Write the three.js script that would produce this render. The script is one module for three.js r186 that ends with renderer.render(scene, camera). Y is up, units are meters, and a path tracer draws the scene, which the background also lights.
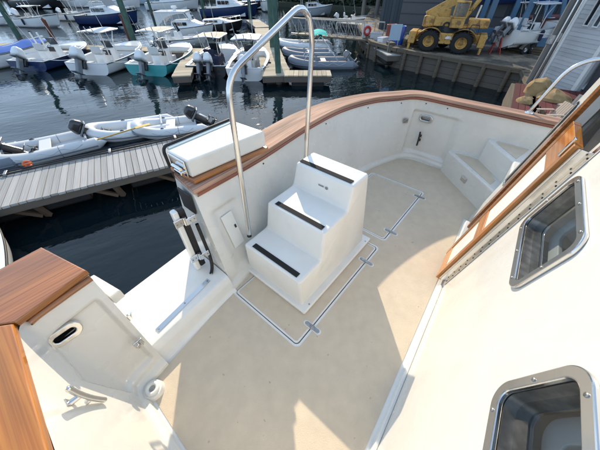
import * as THREE from 'three';
import { RoundedBoxGeometry } from 'three/addons/geometries/RoundedBoxGeometry.js';
import { mergeGeometries, toCreasedNormals } from 'three/addons/utils/BufferGeometryUtils.js';

// ---------- camera (ultra-wide phone, held 1.85 m above the cockpit sole, looking aft and to port) ----------
const scene = new THREE.Scene();
const FOV = 81.49, CAM_Y = 1.85, YAW = THREE.MathUtils.degToRad(50), PITCH = THREE.MathUtils.degToRad(43.62), ROLL = THREE.MathUtils.degToRad(0.17);
const camera = new THREE.PerspectiveCamera(FOV, 4 / 3, 0.02, 400);
camera.position.set(0, CAM_Y, 0);
const fwd = new THREE.Vector3(Math.sin(YAW) * Math.cos(PITCH), -Math.sin(PITCH), -Math.cos(YAW) * Math.cos(PITCH));
camera.lookAt(fwd.x, CAM_Y + fwd.y, fwd.z);
camera.rotateZ(-ROLL);
camera.updateMatrixWorld();
// ---------- sky, sun, exposure ----------
const SUN_AZ = THREE.MathUtils.degToRad(42), SKY = 1.15, SUN_EL = THREE.MathUtils.degToRad(28);
const sunDir = new THREE.Vector3(Math.sin(SUN_AZ) * Math.cos(SUN_EL), Math.sin(SUN_EL), -Math.cos(SUN_AZ) * Math.cos(SUN_EL));
// clear-sky radiance: deep blue overhead, pale towards the horizon, a soft aureole round the sun
{
  const w = 512, h = 256, d = new Float32Array(w * h * 4), hz = [0.69, 0.94, 1.24], ze = [0.25, 0.37, 0.57], q = new THREE.Vector3();
  for (let j = 0; j < h; j++) for (let i = 0; i < w; i++) {
    const el = ((j + 0.5) / h - 0.5) * Math.PI, az = ((i + 0.5) / w - 0.5) * 2 * Math.PI, o = (j * w + i) * 4;
    q.set(Math.cos(az) * Math.cos(el), Math.sin(el), Math.sin(az) * Math.cos(el));
    const t = Math.pow(Math.max(0, Math.sin(el)), 0.7), c = Math.max(0, q.dot(sunDir)), au = 0.22 * Math.pow(c, 6) + 0.5 * Math.pow(c, 60);
    for (let k = 0; k < 3; k++) d[o + k] = SKY * (hz[k] + (ze[k] - hz[k]) * t + au * [1, 0.93, 0.8][k]) * (el < 0 ? 0.5 : 1);
    d[o + 3] = 1;
  }
  const skyTex = new THREE.DataTexture(d, w, h, THREE.RGBAFormat, THREE.FloatType);
  skyTex.mapping = THREE.EquirectangularReflectionMapping; skyTex.magFilter = skyTex.minFilter = THREE.LinearFilter; skyTex.needsUpdate = true;
  scene.background = skyTex; scene.environment = skyTex;
}
const sun = new THREE.DirectionalLight(new THREE.Color(1.0, 0.85, 0.65), 3.8);
sun.name = 'sun';
sun.position.copy(sunDir).multiplyScalar(60).add(new THREE.Vector3(8, 0, -8));
sun.target.position.set(8, 0, -8);
sun.castShadow = true; sun.shadow.radius = 1;
sun.shadow.mapSize.set(4096, 4096);
Object.assign(sun.shadow.camera, { left: -45, right: 45, top: 45, bottom: -45, near: 1, far: 160 });
scene.add(sun, sun.target);
const renderer = new THREE.WebGLRenderer({ antialias: true });
renderer.toneMapping = THREE.LinearToneMapping;
renderer.toneMappingExposure = 1.31;
renderer.shadowMap.enabled = true;
renderer.setSize(1024, 768);

// ---------- helpers ----------
const V = (x, y, z) => new THREE.Vector3(x, y, z);
const lerp = (a, b, t) => a + (b - a) * t;
const sstep = (a, b, x) => { const t = Math.min(1, Math.max(0, (x - a) / (b - a))); return t * t * (3 - 2 * t); };
function rng(seed) { let s = seed >>> 0; return () => { s = (s + 0x6D2B79F5) >>> 0; let t = Math.imul(s ^ (s >>> 15), 1 | s); t = (t + Math.imul(t ^ (t >>> 7), 61 | t)) ^ t; return ((t ^ (t >>> 14)) >>> 0) / 4294967296; }; }
const FPX = 225 / Math.tan(THREE.MathUtils.degToRad(FOV / 2));
// a photo pixel (600 x 450) on a horizontal plane y = h: the ground, deck or water the thing touches
function at(px, py, h) {
  const d = V((px - 300) / FPX, -(py - 225) / FPX, -1).applyQuaternion(camera.quaternion);
  const t = (h - CAM_Y) / d.y;
  return V(d.x * t, h, d.z * t);
}
const taken = {};
function numbered(n) { const k = taken[n] = (taken[n] ?? -1) + 1; return k ? n + '_' + String(k).padStart(3, '0') : n; }
function triUV(g0, swap) {                                   // uv in metres by dominant face direction
  const g = g0.index ? g0.toNonIndexed() : g0;
  const p = g.attributes.position, n = p.count, uv = new Float32Array(n * 2), a = V(0, 0, 0), b = V(0, 0, 0), c = V(0, 0, 0);
  for (let i = 0; i < n; i += 3) {
    a.fromBufferAttribute(p, i); b.fromBufferAttribute(p, i + 1); c.fromBufferAttribute(p, i + 2);
    const nn = b.clone().sub(a).cross(c.clone().sub(a)); const ax = Math.abs(nn.x), ay = Math.abs(nn.y), az = Math.abs(nn.z);
    [a, b, c].forEach((q, k) => { const o = (i + k) * 2; if (ay >= ax && ay >= az) { uv[o] = swap ? q.z : q.x; uv[o + 1] = swap ? q.x : q.z; } else if (ax >= az) { uv[o] = swap === 2 ? q.y : q.z; uv[o + 1] = swap === 2 ? q.z : q.y; } else { uv[o] = swap === 2 ? q.y : q.x; uv[o + 1] = swap === 2 ? q.x : q.y; } });
  }
  g.setAttribute('uv', new THREE.BufferAttribute(uv, 2));
  return g;
}
function mesh(name, geo, mat, parent, keepUV) {
  let g = Array.isArray(geo) ? join(geo) : geo;
  if (keepUV !== true) g = triUV(g, keepUV);
  const m = new THREE.Mesh(g, mat);
  m.castShadow = m.receiveShadow = true;
  if (parent && parent !== scene) { m.name = name; parent.add(m); } else { m.name = numbered(name); scene.add(m); }
  return m;
}
function join(list) {
  const l = list.map((g) => { const q = g.index ? g.toNonIndexed() : g.clone(); for (const k of Object.keys(q.attributes)) if (!['position', 'normal', 'uv'].includes(k)) q.deleteAttribute(k); if (!q.attributes.uv) q.setAttribute('uv', new THREE.BufferAttribute(new Float32Array(q.attributes.position.count * 2), 2)); return q; });
  return l.length === 1 ? l[0] : mergeGeometries(l);
}
function thing(name, label, category, pos, turn = 0, group) {
  const g = new THREE.Group(); g.name = numbered(name); scene.add(g);
  if (pos) g.position.copy(pos);
  g.rotation.y = turn;
  g.userData = { label, category }; if (group) g.userData.group = group;
  return g;
}
function part(name, parent) { const g = new THREE.Group(); g.name = name; parent.add(g); return g; }
const box = (w, h, d, x = 0, y = 0, z = 0) => new THREE.BoxGeometry(w, h, d).translate(x, y, z);
const rbox = (w, h, d, x = 0, y = 0, z = 0, r = 0.01, s = 2) => new RoundedBoxGeometry(w, h, d, s, Math.min(r, w / 2.01, h / 2.01, d / 2.01)).translate(x, y, z);
const span = (x0, x1, y0, y1, z0, z1, r) => (r ? rbox(x1 - x0, y1 - y0, z1 - z0, (x0 + x1) / 2, (y0 + y1) / 2, (z0 + z1) / 2, r) : box(x1 - x0, y1 - y0, z1 - z0, (x0 + x1) / 2, (y0 + y1) / 2, (z0 + z1) / 2));
function bar(a, b, r0, r1 = r0, n = 10) {
  const d = b.clone().sub(a), L = d.length();
  const g = new THREE.CylinderGeometry(r1, r0, L, n);
  g.applyQuaternion(new THREE.Quaternion().setFromUnitVectors(V(0, 1, 0), d.normalize()));
  return g.translate((a.x + b.x) / 2, (a.y + b.y) / 2, (a.z + b.z) / 2);
}
function beam(a, b, w, h) {                            // rectangular bar, w horizontal
  const d = b.clone().sub(a), L = d.length(), m = new THREE.Matrix4().lookAt(a, b, Math.abs(d.y) > 0.99 * L ? V(1, 0, 0) : V(0, 1, 0));
  return new THREE.BoxGeometry(w, h, L).applyMatrix4(m).translate((a.x + b.x) / 2, (a.y + b.y) / 2, (a.z + b.z) / 2);
}
function pipe(pts, r, seg = 48, n = 10, tension = 0.5, closed = false) { return new THREE.TubeGeometry(new THREE.CatmullRomCurve3(pts, closed, 'catmullrom', tension), seg, r, n, closed); }
function bentPipe(pts, r, rad, n = 12) {               // straight legs with rounded bends
  const cp = new THREE.CurvePath();
  let prev = pts[0];
  for (let i = 1; i < pts.length - 1; i++) {
    const a = pts[i].clone().add(pts[i - 1].clone().sub(pts[i]).setLength(rad)), b = pts[i].clone().add(pts[i + 1].clone().sub(pts[i]).setLength(rad));
    cp.add(new THREE.LineCurve3(prev, a)); cp.add(new THREE.QuadraticBezierCurve3(a, pts[i], b)); prev = b;
  }
  cp.add(new THREE.LineCurve3(prev, pts[pts.length - 1]));
  return new THREE.TubeGeometry(cp, 90, r, n, false);
}
function grid(nu, nv, fn, uvfn, skip) {
  const p = [], uv = [], idx = [];
  for (let i = 0; i <= nu; i++) for (let j = 0; j <= nv; j++) { const q = fn(i / nu, j / nv); p.push(q.x, q.y, q.z); const w = uvfn ? uvfn(i / nu, j / nv, q) : [i / nu, j / nv]; uv.push(w[0], w[1]); }
  for (let i = 0; i < nu; i++) for (let j = 0; j < nv; j++) { const a = i * (nv + 1) + j, b = a + nv + 1; if (skip && skip(V(p[a * 3] + p[b * 3 + 3], p[a * 3 + 1] + p[b * 3 + 4], p[a * 3 + 2] + p[b * 3 + 5]).multiplyScalar(0.5))) continue; idx.push(a, b, a + 1, b, b + 1, a + 1); }
  const g = new THREE.BufferGeometry(); g.setAttribute('position', new THREE.Float32BufferAttribute(p, 3)); g.setAttribute('uv', new THREE.Float32BufferAttribute(uv, 2)); g.setIndex(idx); g.computeVertexNormals();
  return g;
}
function prism(pts, y0, y1, bev = 0) {                 // plan polygon [x, z] raised from y0 to y1
  const s = new THREE.Shape(pts.map(([x, z]) => new THREE.Vector2(x, -z)));
  const g = new THREE.ExtrudeGeometry(s, { depth: y1 - y0 - 2 * bev, bevelEnabled: bev > 0, bevelSize: bev, bevelThickness: bev, bevelOffset: -bev, bevelSegments: 2, curveSegments: 8 });
  return g.rotateX(-Math.PI / 2).translate(0, y0 + bev, 0);
}
function rrect(x0, y0, x1, y1, r, P = THREE.Shape) {
  const s = new P();
  s.moveTo(x0 + r, y0); s.lineTo(x1 - r, y0); s.absarc(x1 - r, y0 + r, r, -Math.PI / 2, 0); s.lineTo(x1, y1 - r); s.absarc(x1 - r, y1 - r, r, 0, Math.PI / 2);
  s.lineTo(x0 + r, y1); s.absarc(x0 + r, y1 - r, r, Math.PI / 2, Math.PI); s.lineTo(x0, y0 + r); s.absarc(x0 + r, y0 + r, r, Math.PI, 1.5 * Math.PI);
  return s;
}
// ---------- procedural textures ----------
function valueNoise(seed, px, py) {
  const r = rng(seed), t = new Float32Array(px * py); for (let i = 0; i < t.length; i++) t[i] = r();
  return (x, y) => {                                   // x, y in cells, periodic
    const xi = Math.floor(x), yi = Math.floor(y), fx = x - xi, fy = y - yi, u = fx * fx * (3 - 2 * fx), v = fy * fy * (3 - 2 * fy);
    const X = (k) => ((k % px) + px) % px, Y = (k) => ((k % py) + py) % py;
    const a = t[Y(yi) * px + X(xi)], b = t[Y(yi) * px + X(xi + 1)], c = t[Y(yi + 1) * px + X(xi)], d = t[Y(yi + 1) * px + X(xi + 1)];
    return lerp(lerp(a, b, u), lerp(c, d, u), v);
  };
}
function fbm(seed, cx, cy, oct = 4) {                  // periodic on the unit square
  const ls = []; for (let i = 0; i < oct; i++) ls.push([valueNoise(seed + i * 17, cx << i, cy << i), cx << i, cy << i, 0.5 ** i]);
  const tot = ls.reduce((s, l) => s + l[3], 0);
  return (u, v) => ls.reduce((s, [f, a, b, w]) => s + w * f(u * a, v * b), 0) / tot;
}
function tex(w, h, fn, { srgb = true, size = [1, 1] } = {}) {
  const d = new Uint8Array(w * h * 4);
  for (let j = 0; j < h; j++) for (let i = 0; i < w; i++) { const c = fn(i / w, j / h), o = (j * w + i) * 4; const q = typeof c === 'number' ? [c, c, c] : c; for (let k = 0; k < 3; k++) d[o + k] = Math.max(0, Math.min(255, Math.round(q[k] * 255))); d[o + 3] = 255; }
  const t = new THREE.DataTexture(d, w, h); t.wrapS = t.wrapT = THREE.RepeatWrapping; t.magFilter = THREE.LinearFilter; t.minFilter = THREE.LinearMipmapLinearFilter; t.generateMipmaps = true;
  if (srgb) t.colorSpace = THREE.SRGBColorSpace;
  t.repeat.set(1 / size[0], 1 / size[1]); t.needsUpdate = true;
  return t;
}
const lin = (r, g, b) => new THREE.Color().setRGB(r, g, b);
const std = (c, rough = 0.6, o = {}) => new THREE.MeshStandardMaterial({ color: c, roughness: rough, side: THREE.DoubleSide, ...o });
const phy = (c, rough = 0.4, o = {}) => new THREE.MeshPhysicalMaterial({ color: c, roughness: rough, side: THREE.DoubleSide, ...o });
const M = {};
{
  const n1 = fbm(11, 4, 4, 5), n2 = fbm(23, 24, 24, 3), n3 = fbm(31, 6, 6, 4);
  const soil = (u, v, k) => { const s = n1(u, v), f = n2(u, v); return 1 - k * (0.6 * sstep(0.5, 0.78, s) + 0.5 * (f - 0.5)); };
  const gelMap = tex(512, 512, (u, v) => { const q = soil(u, v, 0.05), sp = n2(u * 3 % 1, v * 3 % 1) > 0.9 ? 0.985 : 1; return [q * sp, q * 0.995 * sp, q * 0.975 * sp]; }, { size: [1.3, 1.3] });
  const gelRough = tex(256, 256, (u, v) => 0.55 + 0.6 * (n3(u, v) - 0.5), { srgb: false, size: [0.9, 0.9] });
  M.gel = phy(lin(0.745, 0.73, 0.70), 0.5, { map: gelMap, roughnessMap: gelRough, clearcoat: 0.7, clearcoatRoughness: 0.13 });
  M.gelSmooth = phy(lin(0.82, 0.815, 0.80), 0.32, { map: gelMap, clearcoat: 0.3, clearcoatRoughness: 0.15 });
  const ns = fbm(5, 128, 128, 2), nsc = fbm(77, 5, 5, 5), nst = fbm(78, 40, 40, 3);
  const nsBump = tex(512, 512, (u, v) => ns(u, v), { srgb: false, size: [0.35, 0.35] });
  const nsMap = tex(1024, 1024, (u, v) => { let q = 0.965 + 0.035 * (nsc(u, v) - 0.5) + 0.06 * (nst(u, v) - 0.5); if (nst(v, u) > 0.87) q *= 0.88; return [q, q * 0.992, q * 0.975]; }, { size: [2.1, 2.1] });
  M.nonskid = std(lin(0.69, 0.595, 0.465), 0.8, { map: nsMap, bumpMap: nsBump, bumpScale: 0.0012 });
  // varnished teak, grain along u
  const g1 = fbm(41, 3, 48, 5), g2 = fbm(43, 2, 160, 3), g3 = fbm(47, 3, 6, 4);
  const teakFn = (a, b, c) => (u, v) => { const w = v + 0.012 * g3(u, v); const k = 0.55 * g1(u, w % 1) + 0.45 * g2(u, w % 1), t = sstep(0.3, 0.7, k), m = 0.86 + 0.3 * (g3(u, v) - 0.5) * 1.6; return [lerp(a[0], b[0], t) * m, lerp(a[1], b[1], t) * m, lerp(a[2], b[2], t) * m]; };
  const teakT = (a, b) => tex(1024, 512, teakFn(a, b), { size: [1.6, 0.45] });
  M.teak = phy(0xffffff, 0.36, { map: teakT([0.62, 0.35, 0.14], [0.77, 0.49, 0.22]), clearcoat: 1.0, clearcoatRoughness: 0.08 });
  M.teakGlare = phy(0xffffff, 0.7, { map: teakT([0.72, 0.55, 0.46], [0.85, 0.70, 0.60]), specularIntensity: 0.35 });  // pale pink sun glare put into the colour of the stern cap
  M.teakTrim = phy(0xffffff, 0.42, { map: teakT([0.50, 0.24, 0.12], [0.70, 0.38, 0.20]), clearcoat: 0.7, clearcoatRoughness: 0.2 });
  M.teakGold = phy(0xffffff, 0.36, { map: teakT([0.82, 0.46, 0.10], [0.95, 0.64, 0.20]), clearcoat: 0.9, clearcoatRoughness: 0.1 });
  M.teakAmber = phy(0xffffff, 0.36, { map: teakT([0.78, 0.46, 0.14], [0.86, 0.55, 0.20]), clearcoat: 0.9, clearcoatRoughness: 0.1 });
  const st = fbm(61, 2, 90, 3), st2 = fbm(62, 8, 8, 3);
  M.steel = std(lin(0.70, 0.69, 0.67), 0.22, { metalness: 1, roughnessMap: tex(256, 256, (u, v) => 0.7 + 0.5 * (st(u, v) - 0.4), { srgb: false, size: [0.3, 0.3] }) });
  M.steelDull = std(lin(0.55, 0.54, 0.52), 0.42, { metalness: 1, map: tex(256, 256, (u, v) => 0.85 + 0.3 * (st2(u, v) - 0.5), { size: [0.2, 0.2] }) });
  M.chrome = std(lin(0.8, 0.8, 0.8), 0.06, { metalness: 1 });
  M.rubber = std(lin(0.012, 0.012, 0.013), 0.55);
  M.black = std(lin(0.02, 0.02, 0.022), 0.4);
  M.grip = std(lin(0.018, 0.018, 0.018), 0.95, { bumpMap: nsBump, bumpScale: 0.0008 });
  M.dark = std(lin(0.03, 0.03, 0.032), 0.7);
  M.cabin = std(lin(0.46, 0.45, 0.43), 0.5);
  M.pane = phy(lin(0.72, 0.78, 0.80), 0.02, { transmission: 1, thickness: 0, ior: 1.5 });
  M.acrylic = phy(lin(0.62, 0.72, 0.70), 0.25, { clearcoat: 0.6 });
}
function place(gs, pos, ry = 0, rx = 0, rz = 0) { const m = new THREE.Matrix4().compose(pos, new THREE.Quaternion().setFromEuler(new THREE.Euler(rx, ry, rz, 'YXZ')), V(1, 1, 1)); return gs.map((g) => g.applyMatrix4(m)); }
// ---------- the yacht whose cockpit the picture is taken from (one thing, parts as children) ----------
const yacht = thing('yacht', 'white motor yacht cockpit with beige sole, varnished teak cap rails and open stern gate', 'yacht');
const curve = (pts) => new THREE.CatmullRomCurve3(pts.map((p) => V(p[0], p[2] ?? 0, p[1])), false, 'centripetal');
// stations of the bulwark: foot on the sole, inner edge of the cap (with its height), outer edge of the cap
const runA = {
  S: curve([[-0.30, 0.9], [-0.30, -0.2], [-0.295, -0.75], [-0.279, -1.015], [-0.262, -1.046], [-0.17, -1.07], [-0.09, -1.085]]),
  G: curve([[-0.42, 0.9, 0.79], [-0.415, -0.2, 0.79], [-0.40, -0.9, 0.79], [-0.379, -1.205, 0.79], [-0.355, -1.240, 0.79], [-0.22, -1.27, 0.79], [-0.085, -1.29, 0.79]]),
  O: curve([[-0.74, 0.9, 0.79], [-0.74, -0.2, 0.79], [-0.73, -0.9, 0.79], [-0.71, -1.3, 0.79], [-0.60, -1.55, 0.79], [-0.38, -1.60, 0.79], [-0.165, -1.62, 0.79]]),
};
const runB = {
  S: curve([[0.56, -1.19], [1.2, -1.29], [1.9, -1.335], [2.5, -1.315], [2.95, -1.235], [3.25, -1.135], [3.44, -1.05], [3.525, -0.93], [3.52, -0.5], [3.52, 0.9]]),
  G: curve([[0.62, -1.455, 0.80], [1.2, -1.455, 0.81], [1.95, -1.50, 0.83], [2.5, -1.49, 0.83], [2.98, -1.37, 0.82], [3.30, -1.21, 0.80], [3.43, -1.12, 0.80], [3.49, -1.02, 0.80], [3.50, -0.55, 0.80], [3.53, 0.9, 0.80]]),
  O: curve([[0.65, -1.705, 0.80], [1.25, -1.70, 0.81], [1.98, -1.725, 0.83], [2.55, -1.66, 0.83], [3.03, -1.49, 0.82], [3.38, -1.29, 0.80], [3.52, -1.18, 0.80], [3.585, -1.05, 0.80], [3.60, -0.55, 0.80], [3.635, 0.9, 0.80]]),
};
const HAWSE = [V(-0.312, 0.605, -1.20), V(3.53, 0.555, -0.90)];
const inHawse = (q) => (Math.abs(q.x + 0.312) < 0.042 && Math.abs(q.y - HAWSE[0].y) < 0.022 && q.z < -1.17) || (Math.abs(q.z - HAWSE[1].z) < 0.062 && Math.abs(q.y - HAWSE[1].y) < 0.026 && q.x > 3.3);
function innerWall(run, recess) {
  const memo = {};
  return grid(240, 70, (u, v) => {
    const [s, g, o] = memo[u] ??= [run.S.getPoint(u), run.G.getPoint(u), run.O.getPoint(u)], h = g.y - 0.001;
    const out = V(o.x - s.x, 0, o.z - s.z).normalize();
    const p = V(lerp(s.x, g.x, v), h * v, lerp(s.z, g.z, v));
    p.addScaledVector(out, -0.03 * (1 - sstep(0.035, 0.075, v)));
    p.addScaledVector(out, recess(p, v));
    return p;
  }, null, inHawse);
}
const win = (a, b, e, x) => sstep(a, a + e, x) * (1 - sstep(b - e, b, x));
mesh('bulwark', innerWall(runA, (p, v) => (p.z < -1.02 && p.x > -0.4 ? 0.028 * win(-0.36, -0.115, 0.02, p.x) * win(0.12, 0.84, 0.035, v) : 0)), M.gel, yacht);
mesh('bulwark', innerWall(runB, (p, v) => (p.x > 3.3 ? 0.045 * win(-1.06, -0.50, 0.035, p.z) * win(0.10, 0.82, 0.05, v) : p.x < 1.0 ? 0.02 * win(0.66, 0.93, 0.05, p.x) * win(0.08, 0.8, 0.06, v) : 0)), M.gel, yacht);
// outer shell down to the water
function shell(run) {
  return grid(120, 8, (u, v) => { const o = run.O.getPoint(u); const stern = sstep(-0.9, -1.25, o.z); return V(lerp(o.x, lerp(o.x, 1.55, 0.06), v), lerp(o.y - 0.005, -1.75, v), o.z - stern * 0.22 * v); });
}
mesh('hull', shell(runA), M.gelSmooth, yacht);
mesh('hull', shell(runB), M.gelSmooth, yacht);
// sheer board under the caps, closes the bulwark on top
function capGeo(run, u0, u1, y0, y1, inset, rim) {
  const prof = [[0, y0], [0, y1 - 0.012], [0.004, y1 - 0.004], [0.012, y1], [1 - 0.012, y1], [1 - 0.004, y1 - 0.004], [1, y1 - 0.012], [1, y0], [0, y0]];
  let L = 0; const ls = [0]; const N = 90;
  for (let i = 1; i <= N; i++) { L += run.G.getPoint(lerp(u0, u1, i / N)).distanceTo(run.G.getPoint(lerp(u0, u1, (i - 1) / N))); ls.push(L); }
  const strips = [];
  for (let k = 0; k < prof.length - 1; k++) strips.push(grid(N, 1, (t, w) => {
    const u = lerp(u0, u1, t), g = run.G.getPoint(u), o = run.O.getPoint(u), d = V(o.x - g.x, 0, o.z - g.z).normalize(), f = lerp(prof[k][0], prof[k + 1][0], w), y = lerp(prof[k][1], prof[k + 1][1], w);
    const W = V(o.x - g.x, 0, o.z - g.z).length();
    const a = f <= 0.5 ? -inset + f * 1.0 * W : W + rim - (1 - f) * W;
    return V(g.x, g.y, g.z).addScaledVector(d, a).add(V(0, y, 0));
  }, (t, w, q) => [ls[Math.round(t * N)], lerp(prof[k][0], prof[k + 1][0], w) * 0.3 + lerp(prof[k][1], prof[k + 1][1], w)]));
  for (const t of [0, 1]) {                             // end faces
    const u = t ? u1 : u0, g = run.G.getPoint(u), o = run.O.getPoint(u), d = V(o.x - g.x, 0, o.z - g.z), W = d.length(); d.normalize();
    strips.push(grid(1, 1, (a, b) => g.clone().addScaledVector(d, lerp(-inset, W + rim, a)).add(V(0, lerp(y0, y1 - 0.003, b), 0)), (a, b) => [b * 0.04, a * 0.3]));
  }
  return strips;
}
mesh('cap_rail', capGeo(runB, 0, 1, 0, 0.032, 0.022, 0.02), M.teakGlare, yacht, true);
mesh('cap_rail', prism([[-0.368, -1.222], [-0.078, -1.283], [-0.172, -1.63], [-0.42, -1.61], [-0.73, -1.53]], 0.79, 0.824, 0.006), M.teak, yacht);
mesh('cap_rail', prism([[-0.376, -1.222], [-0.408, -0.65], [-0.42, 0.9], [-0.79, 0.9], [-0.775, -0.9], [-0.737, -1.525]], 0.79, 0.824, 0.006), M.teakAmber, yacht, 1);
// teak moulding below the inner edge of the caps
function moulding(run, u0, u1) { const pts = []; for (let i = 0; i <= 60; i++) { const u = lerp(u0, u1, i / 60), g = run.G.getPoint(u), o = run.O.getPoint(u), d = V(o.x - g.x, 0, o.z - g.z).normalize(); pts.push(g.clone().addScaledVector(d, -0.012).add(V(0, -0.018, 0))); } return pipe(pts, 0.0165, 160, 8); }
mesh('cap_moulding', moulding(runB, 0.004, 1), M.teakTrim, yacht);
mesh('cap_moulding', moulding(runA, 0.66, 0.996), M.teak, yacht);
// screws plugs under the cap
for (const u of [0.12, 0.27, 0.42, 0.58, 0.80, 0.86]) { const g = runB.G.getPoint(u), s = runB.S.getPoint(u), p = g.clone().lerp(V(s.x, 0, s.z), 0.085); mesh('screw_plug', new THREE.SphereGeometry(0.0075, 8, 6).translate(p.x, p.y, p.z), M.dark, yacht); }
// jambs of the stern gate
function jamb(run, u, dx) {
  const s = run.S.getPoint(u), g = run.G.getPoint(u), o = run.O.getPoint(u);
  return grid(10, 10, (a, b) => { const i = V(lerp(s.x, g.x, b), 0, lerp(s.z, g.z, b)); return V(lerp(i.x, lerp(s.x, o.x, b), a) + dx, lerp(0, g.y, b), lerp(i.z, o.z - 0.02, a)); });
}
mesh('gate_jamb', jamb(runB, 0, 0), M.gel, yacht);
mesh('gate_jamb', jamb(runA, 1, 0), M.gel, yacht);
// sill of the gate: rises from the sole, with a bright threshold strip
{
  const rows = [[-0.095, -0.03], [-0.08, 0.0], [-0.05, 0.025], [-0.03, 0.085], [-0.01, 0.12], [0.005, 0.135], [0.03, 0.14], [0.49, 0.14], [0.52, 0.125], [0.53, 0.09], [0.60, -0.5], [0.72, -1.75]];
  mesh('gate_sill', grid(24, 60, (u, v) => { const k = v * (rows.length - 1), i = Math.min(rows.length - 2, Math.floor(k)), f = k - i; const x = lerp(-0.18, 0.565, u); return V(x, lerp(rows[i][1], rows[i + 1][1], f), lerp(-1.155, -1.225, u) - lerp(rows[i][0], rows[i + 1][0], f)); }), M.gelSmooth, yacht);
  const a = V(-0.02, 0.143, -1.228), b = V(0.445, 0.143, -1.300);
  const strip = mesh('threshold_strip', beam(a, b, 0.036, 0.006), M.steel, yacht);
  for (const t of [0.03, 0.5, 0.97]) mesh('screw', new THREE.CylinderGeometry(0.006, 0.006, 0.003, 12).translate(lerp(a.x, b.x, t), 0.1475, lerp(a.z, b.z, t)), M.steelDull, strip);
}
// open gate leaf folded outboard against the jamb, seal and hinges
{
  const leaf = mesh('gate_leaf', rbox(0.038, 0.60, 0.05, 0.458, 0.45, -1.458, 0.012), M.gelSmooth, yacht);
  mesh('seal', rbox(0.045, 0.58, 0.035, 0.502, 0.45, -1.455, 0.01), M.rubber, leaf);
  for (const y of [0.665, 0.30]) {
    const h = mesh('gate_hinge', [rbox(0.06, 0.06, 0.012, 0.45, y, -1.424, 0.004), bar(V(0.49, y - 0.034, -1.415), V(0.49, y + 0.034, -1.415), 0.011), rbox(0.07, 0.055, 0.012, 0.525, y, -1.395, 0.004)], M.chrome, yacht);
    for (const x of [0.435, 0.462, 0.515, 0.545]) mesh('screw', new THREE.CylinderGeometry(0.005, 0.005, 0.004, 10).rotateX(Math.PI / 2).translate(x, y, x < 0.48 ? -1.417 : -1.387), M.steelDull, h);
  }
  mesh('jamb_plate', rbox(0.012, 0.17, 0.15, 0.603, 0.70, -1.55, 0.004), M.black, yacht);
  mesh('gate_gasket', bentPipe([V(0.575, 0.55, -1.46), V(0.56, 0.25, -1.40), V(0.53, 0.155, -1.36), V(0.49, 0.15, -1.33)], 0.013, 0.05), M.rubber, yacht);
}
// hinged coaming section folded over onto the cap beside the gate
{
  const f = part('folded_coaming', yacht);
  mesh('coaming_box', prism([[0.675, -1.50], [1.30, -1.445], [1.285, -1.755], [0.665, -1.735]], 0.875, 1.0, 0.012), M.gel, f);
  mesh('teak_underside', prism([[0.665, -1.475], [1.31, -1.425], [1.295, -1.765], [0.655, -1.75]], 0.84, 0.874, 0.006), M.teak, f);
  mesh('edge_seal', bentPipe([V(0.66, 0.86, -1.765), V(0.657, 0.985, -1.765), V(0.68, 1.012, -1.778), V(1.29, 1.012, -1.797)], 0.011, 0.025), M.rubber, f);
  mesh('acrylic_strip', prism([[0.69, -1.738], [1.285, -1.757], [1.285, -1.79], [0.69, -1.77]], 0.985, 1.006, 0.003), M.acrylic, f);
  mesh('end_plate', rbox(0.008, 0.115, 0.19, 0.661, 0.935, -1.62, 0.003), M.chrome, f);
  mesh('end_latch', [rbox(0.03, 0.03, 0.09, 0.645, 0.90, -1.60, 0.008), bar(V(0.64, 0.93, -1.66), V(0.64, 0.93, -1.56), 0.012)], M.chrome, f);
}
// small white stop on the outside of the starboard jamb
mesh('gate_stop', prism([[-0.14, -1.62], [-0.085, -1.62], [-0.03, -1.38], [-0.09, -1.37]], 0.42, 0.5, 0.012), M.gelSmooth, yacht);
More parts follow.
